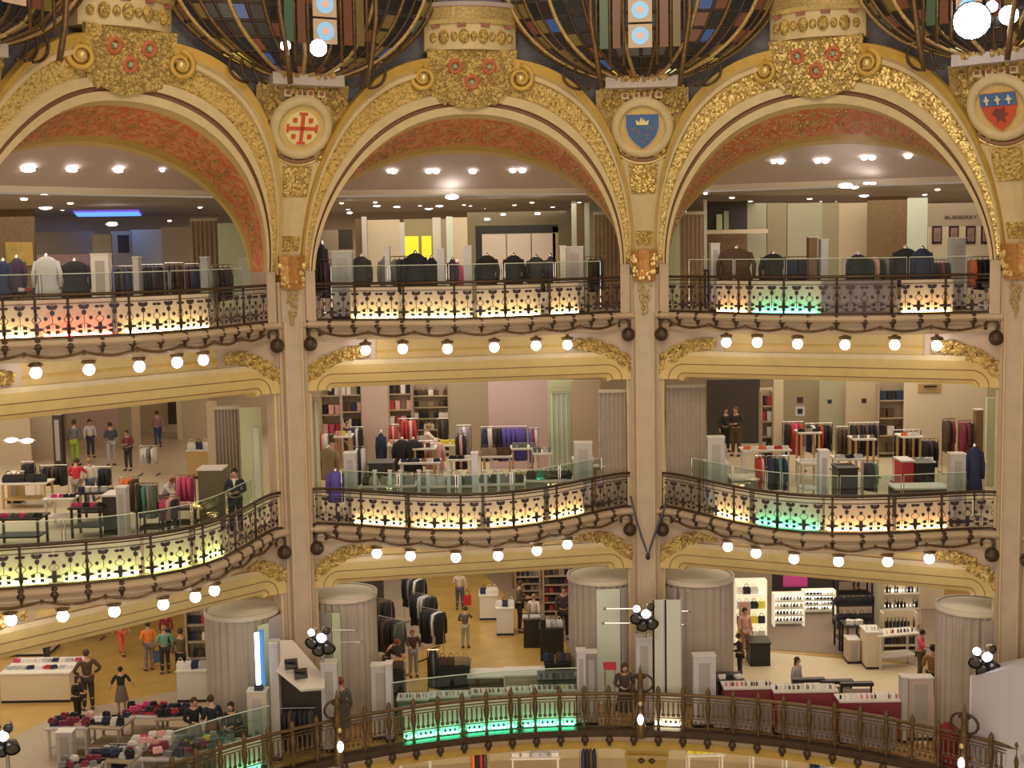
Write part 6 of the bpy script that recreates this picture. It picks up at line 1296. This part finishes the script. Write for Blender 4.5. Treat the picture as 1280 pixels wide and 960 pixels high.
# glass doors between the middle drums, thin rails
for x0, x1, lab in ((817, 830, 'narrow pale glass door right of the middle white pillar'), (832, 851, 'wide pale glass door right of the middle white pillar')):
    a, b = onfl(x0, 38.3, 0), onfl(x1, 38.3, 0); t = thing('glass_door', lab, 'door', (a+b)/2); h = zat(x0, 748, 38.3); MB().obox(a+Vector((0, 0, .05)), b-a, (0, .04, 0), (0, 0, h)).build('pane', mat('frosted_door', (.66, .70, .60), .3), t)
    for p in (a, b): MB().obox(p, (.04, 0, 0), (0, .06, 0), (0, 0, h+.08)).build('stile', GREYB, t)
def spotcluster(px, py, D, lab, zbase):
    p = CAM+ray(px, py)*D; t = thing('spotlight_cluster', lab, 'spotlight', p)
    MB().tube([Vector((p.x, p.y+.1, zbase)), Vector((p.x, p.y+.1, p.z+.25))], .05, 8).build('stem', CHROME, t)
    for k, (dx, dz, r, on) in enumerate(((-.26, .0, .17, 0), (.02, .16, .14, 1), (.20, -.16, .18, 0), (.14, .34, .12, 0), (-.08, -.22, .17, 0), (-.22, .30, .11, 1))):
        c = p+Vector((dx, -.1, dz)); q = Vector((dx*2, -1, -.35+dz)).normalized().to_track_quat('Z', 'Y').to_matrix()
        m = MB(); m.lathe([(0, -.22), (r*.7, -.18), (r*.9, -.05), (r, .06)], c, 12, q); h = m.build('lamp_housing', CHROME if k % 2 else BLACKM, t, True)
        MB().ball(c+q@Vector((0, 0, .03)), r*.85, 10, 6, (1, 1, .3), q).build('lamp_lens', SPOT if on else mat('dark_lens', (.08, .07, .06), .15), h, True)
spotcluster(402, 802, 35.7, 'cluster of chrome spotlights above the white pillar, left column', zat(414, 826, 35.9)); spotcluster(806, 772, 37.6, 'cluster of chrome spotlights above the white pillar, middle column', zat(806, 795, 37.9)); spotcluster(1230, 826, 34.0, 'cluster of chrome spotlights on the lilac-white kiosk', zat(1230, 838, 34.3)); spotcluster(6, 925, 30.8, 'cluster of spotlights at the lower left edge', 0)
for x0, x1, y, D in ((756, 796, 761, 38.1), (754, 796, 779, 38.1), (818, 862, 764, 38.1), (818, 856, 781, 38.1), (415, 445, 788, 36.6), (420, 452, 803, 36.6)):
    t = thing('rail', 'thin steel rail %s' % {756: 'upper left of the middle cluster', 754: 'lower left of the middle cluster', 415: 'upper right of the left cluster', 420: 'lower right of the left cluster'}.get(x0, ('upper' if y == 764 else 'lower')+' right of the middle cluster'), 'rail', CAM+ray(x0, y)*D, 0, 'thin steel rails by the clusters'); MB().tube([CAM+ray(x0, y)*D, CAM+ray(x1, y)*D], .018, 6).build('rod', CHROME, t); MB().ball(CAM+ray(x0 if x0 < 800 and x0 > 700 else x1, y)*D, .05, 8, 6).build('knob', CHROME, t)
t = thing('stool', 'small red-topped stool before the mint door', 'stool', onfl(765, 38.2, 0)); MB().box(onfl(763, 38.2, 0)+Vector((0, 0, zat(763, 830, 38.2))), (.36, .3, .14)).build('red_cushion', mat('red_cushion', (.50, .03, .05), .6), t); zc = zat(763, 830, 38.2)
for dx in (-.14, .14): MB().tube([onfl(763, 38.2, 0)+Vector((dx, 0, 0)), onfl(763, 38.2, 0)+Vector((dx, 0, zc))], .02, 6).build('leg', CHROME, t)
# right bay
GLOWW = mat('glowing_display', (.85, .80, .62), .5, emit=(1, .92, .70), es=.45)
shelves(968, 1005, 742, 1, 48, 4, 'knwbwk', 'brightly lit white perfume shelves, left part', 'perfume on the left lit shelves', mt=GLOWW, goods='bottle', n=9, lit=True); shelves(1005, 1044, 738, 1, 49.5, 4, 'knwkbn', 'brightly lit white perfume shelves, right part', 'perfume on the right lit shelves', mt=GLOWW, goods='bottle', n=9, lit=True)
shelves(920, 958, 724, 1, 46, 4, 'wkyws', 'white display wall right of the pleated drum', 'item on the white display wall', mt=GLOWW, goods='bag', n=4); shelves(1104, 1150, 722, 1, 47.5, 3, 'nkkwb', 'pale cosmetics shelves before the cream wall', 'cosmetic on the pale shelves', mt=CRW, goods='bottle', n=10, lit=True)
post_kiosk(1096, 1103, 720, 1, 47, 'slim pale post left of the cosmetics shelves', SAGE); table(938, 963, 785, 1, 43.5, BLACKM, 'dark low counter left of the lit shelves', None, solid=True, h=.8)
table(1046, 1100, 748, 1, 47.5, BLACKM, 'far black table with dark goods', 'bag', 'kkw', 'dark bag on the far black table', n=5, h=.9); table(1048, 1092, 768, 1, 45, BLACKM, 'near black table with yellow and dark goods', 'bag', 'kykk', 'dark or yellow bag on the near black table', n=5, h=1.0)
table(1083, 1102, 790, 1, 43, CRW, 'pale cabinet left of the white diagonal counter', 'bottle', 'wks', 'bottle on the pale cabinet', n=4, solid=True, h=1.25); table(1098, 1150, 780, 1, 43, WHITE, 'white diagonal counter crowded with bottles', 'bottle', 'knwob', 'bottle on the white diagonal counter', n=11, h=1.15, depth=.7, yaw=12); shelves(1104, 1146, 765, 1, 45, 2, 'nkbkc', 'row of dark testers behind the diagonal counter', 'dark tester behind the diagonal counter', mt=CRW, goods='bottle', n=9)
post_kiosk(1060, 1075, 800, 1, 43.6, 'beige cube left of the pale cabinet', BEIGE, 'display_cube', .6, 'cube')
REDC = mat('crimson_counter', (.30, .05, .08), .45)
table(906, 966, 858, 1, 37.3, REDC, 'crimson cosmetics counter, left part, behind the railing', 'bottle', 'krwbm', 'cosmetic on the left crimson counter', n=12, solid=True, depth=.6); table(968, 1046, 862, 1, 37.1, REDC, 'crimson cosmetics counter, middle part, behind the railing', 'bottle', 'wkwns', 'cosmetic on the middle crimson counter', n=14, solid=True, depth=.6); table(1050, 1124, 874, 1, 36.6, REDC, 'crimson cosmetics counter, right part, behind the railing', 'bottle', 'wwkmr', 'cosmetic on the right crimson counter', n=14, solid=True, depth=.6)
table(898, 930, 846, 1, 38.6, BLACKM, 'dark till counter right of the middle drum', 'fold', 'wkG', 'paper on the dark till counter', n=3, solid=True, h=1.2)
for k, (x, y, D) in enumerate(((1010, 848, 38.3), (1045, 850, 38.2), (1070, 853, 38))):
    t = thing('makeup_stand', '%s wire make-up stand above the crimson counter' % ('left', 'middle', 'right')[k], 'stand', onfl(x, D, 0)); p = onfl(x, D, 0); zt = zat(x, y, D); w = .42
    for s in (-1, 1): MB().tube([p+Vector((s*w, 0, 0)), p+Vector((s*w, 0, zt))], .03, 6).build('upright', BLACKM, t)
    MB().box(p+Vector((0, 0, zt)), (2*w+.1, .2, .10)).build('black_shelf', BLACKM, t); MB().box(p+Vector((0, .02, zt-.35)), (2*w, .05, .4)).build('mirror_panel', mat('mirror_panel', (.55, .52, .44), .2), t)
t = thing('armchair', 'dark red rounded armchair left of the lilac-white kiosk', 'chair', onfl(1186, 35.2, 0)); p = onfl(1186, 35.0, 0); MB().lathe([(.30, .1), (.34, .5), (.30, .95), (.12, 1.12), (0, 1.15)], p+Vector((0, .1, 0)), 14).build('backrest', mat('wine_velvet', (.20, .01, .03), .8), t, True); MB().lathe([(.28, .12), (.32, .4), (.2, .5), (0, .5)], p+Vector((.05, -.3, 0)), 14).build('seat', mat('wine_velvet', (.20, .01, .03), .8), t, True); MB().lathe([(.2, 0), (.2, .12), (0, .12)], p, 10).build('foot', BLACKM, t)
# ---- ground level seen under the first gallery
def pier(j):
    a, b = CP[j], None; d = (CEN-a).normalized(); p = a+d*1.7; t = thing('pier', 'broad ochre stone pier under the first gallery below the %s column' % COLN[j], 'pier', (p.x, p.y, -5.8), math.atan2(d.y, d.x)+PI/2)
    MB().box((0, 0, 2.6), (1.15, .9, 5.2)).build('shaft', OCHRE, t, local=True)
    for z in (5.25, 5.0): MB().box((0, 0, z-.05), (1.4 if z > 5.1 else 1.25, 1.05, .12)).build('moulding', YELLOW, t, local=True)
    for x in (-.15, .15): MB().ball((x, -.48, 4.85), .10, 8, 6).build('boss', BRONZE_G, t, True, True)
for j in (1, 2, 3): pier(j)
for px, py in ((442, 951), (570, 950), (645, 945), (1025, 955), (1045, 957), (1085, 958), (940, 952)):
    p = CAM+ray(px, py)*39; downlight(Vector((p.x, p.y, -.55)), .22, 'lamps under the first gallery', 'round lamp glowing under the edge of the first gallery', True)
FLV[0] = -5.8
for x0, x1, D, c, nm in ((455, 490, 45, 'mrWmP', 'crimson garments rack at the bottom edge, left'), (588, 612, 45, 'okrb', 'orange and dark garments rack at the bottom edge'), (725, 748, 44, 'nkbk', 'navy garments rack at the bottom edge, left of the pier'), (1010, 1050, 45, 'nsws', 'silver and navy garments rack at the bottom edge, right')):
    rack(x0, x1, 960, 0, 47.5, c, nm, 'garment on the '+nm.split(' at ')[0], h=1.9)

t = thing('cable', 'dark blue cable hanging in a V across the middle column', 'cable', SP(2, 0, 5, -.6)); P = []
for x, y in ((788, 620), (793, 640), (797, 655), (803, 674), (808, 688), (810, 694), (812, 688), (817, 672), (823, 655), (829, 640), (833, 624)): P.append(at_y(x, y, CP[2].y-.62))
MB().tube(P, .035, 6).build('cord', mat('blue_grey_cable', (.07, .08, .12), .6), t, True)
MB().ball(P[5]-Vector((0, 0, .04)), .07, 8, 6, (1, 1, 1.6)).build('clamp', BLACKM, t, True)

# a few more counters seen in the photograph's crowded corners
table(2, 58, 622, 2, 41, TANW, 'low wooden counter with dark goods at the left, second gallery', 'bag', 'kbk', 'bag on the low wooden counter', n=4, h=.8)
table(96, 132, 632, 2, 38.6, BLACKM, 'black table with silver goods left of the dark cabinet', 'box', 'snw', 'box on the black table', n=4, h=.9)
table(170, 206, 640, 2, 36.4, BLACKM, 'long black table below the slate jackets', 'bag', 'kGmk', 'bag on the long black table', n=5, h=.75)
table(208, 246, 632, 2, 37, BLACKM, 'black table below the magenta dresses', 'box', 'kyPk', 'box on the table below the dresses', n=5, h=.7)
rack(176, 198, 560, 2, 47, 'wgw', 'pale rack at the side of the corridor, second gallery', 'pale garment on the corridor rack')
table(1046, 1092, 728, 1, 51, BLACKM, 'farthest black table in the right bay of the first gallery', 'bag', 'kbk', 'bag on the farthest black table', n=5, h=.9)
table(1058, 1080, 782, 1, 44.2, BLACKM, 'small dark stand with yellow box in the right bay', 'box', 'ykw', 'box on the small dark stand', n=2, h=1.1)
shelves(722, 740, 705, 1, 51, 4, 'wkbw', 'pale shelves seen over the mint-door drum', 'box on the pale shelves', goods='box', n=3)
for x0, x1, cs, nm in ((500, 540, 'kPwm', 'pink-topped table at the bottom edge'), (640, 700, 'wws', 'bright white table at the bottom edge'), (860, 905, 'wyw', 'bright table right of the middle pier'), (940, 985, 'snw', 'silver table at the bottom edge')):
    table(x0, x1, 948, 0, 47.5, WHITE, nm, 'box', cs, 'box on the '+nm, n=5, h=1.5)
for px, py in ((690, 949), (905, 950), (1110, 957)):
    p = CAM+ray(px, py)*40; downlight(Vector((p.x, p.y, -.55)), .30, 'lamps under the first gallery', 'broad lamp glowing under the edge of the first gallery', True)
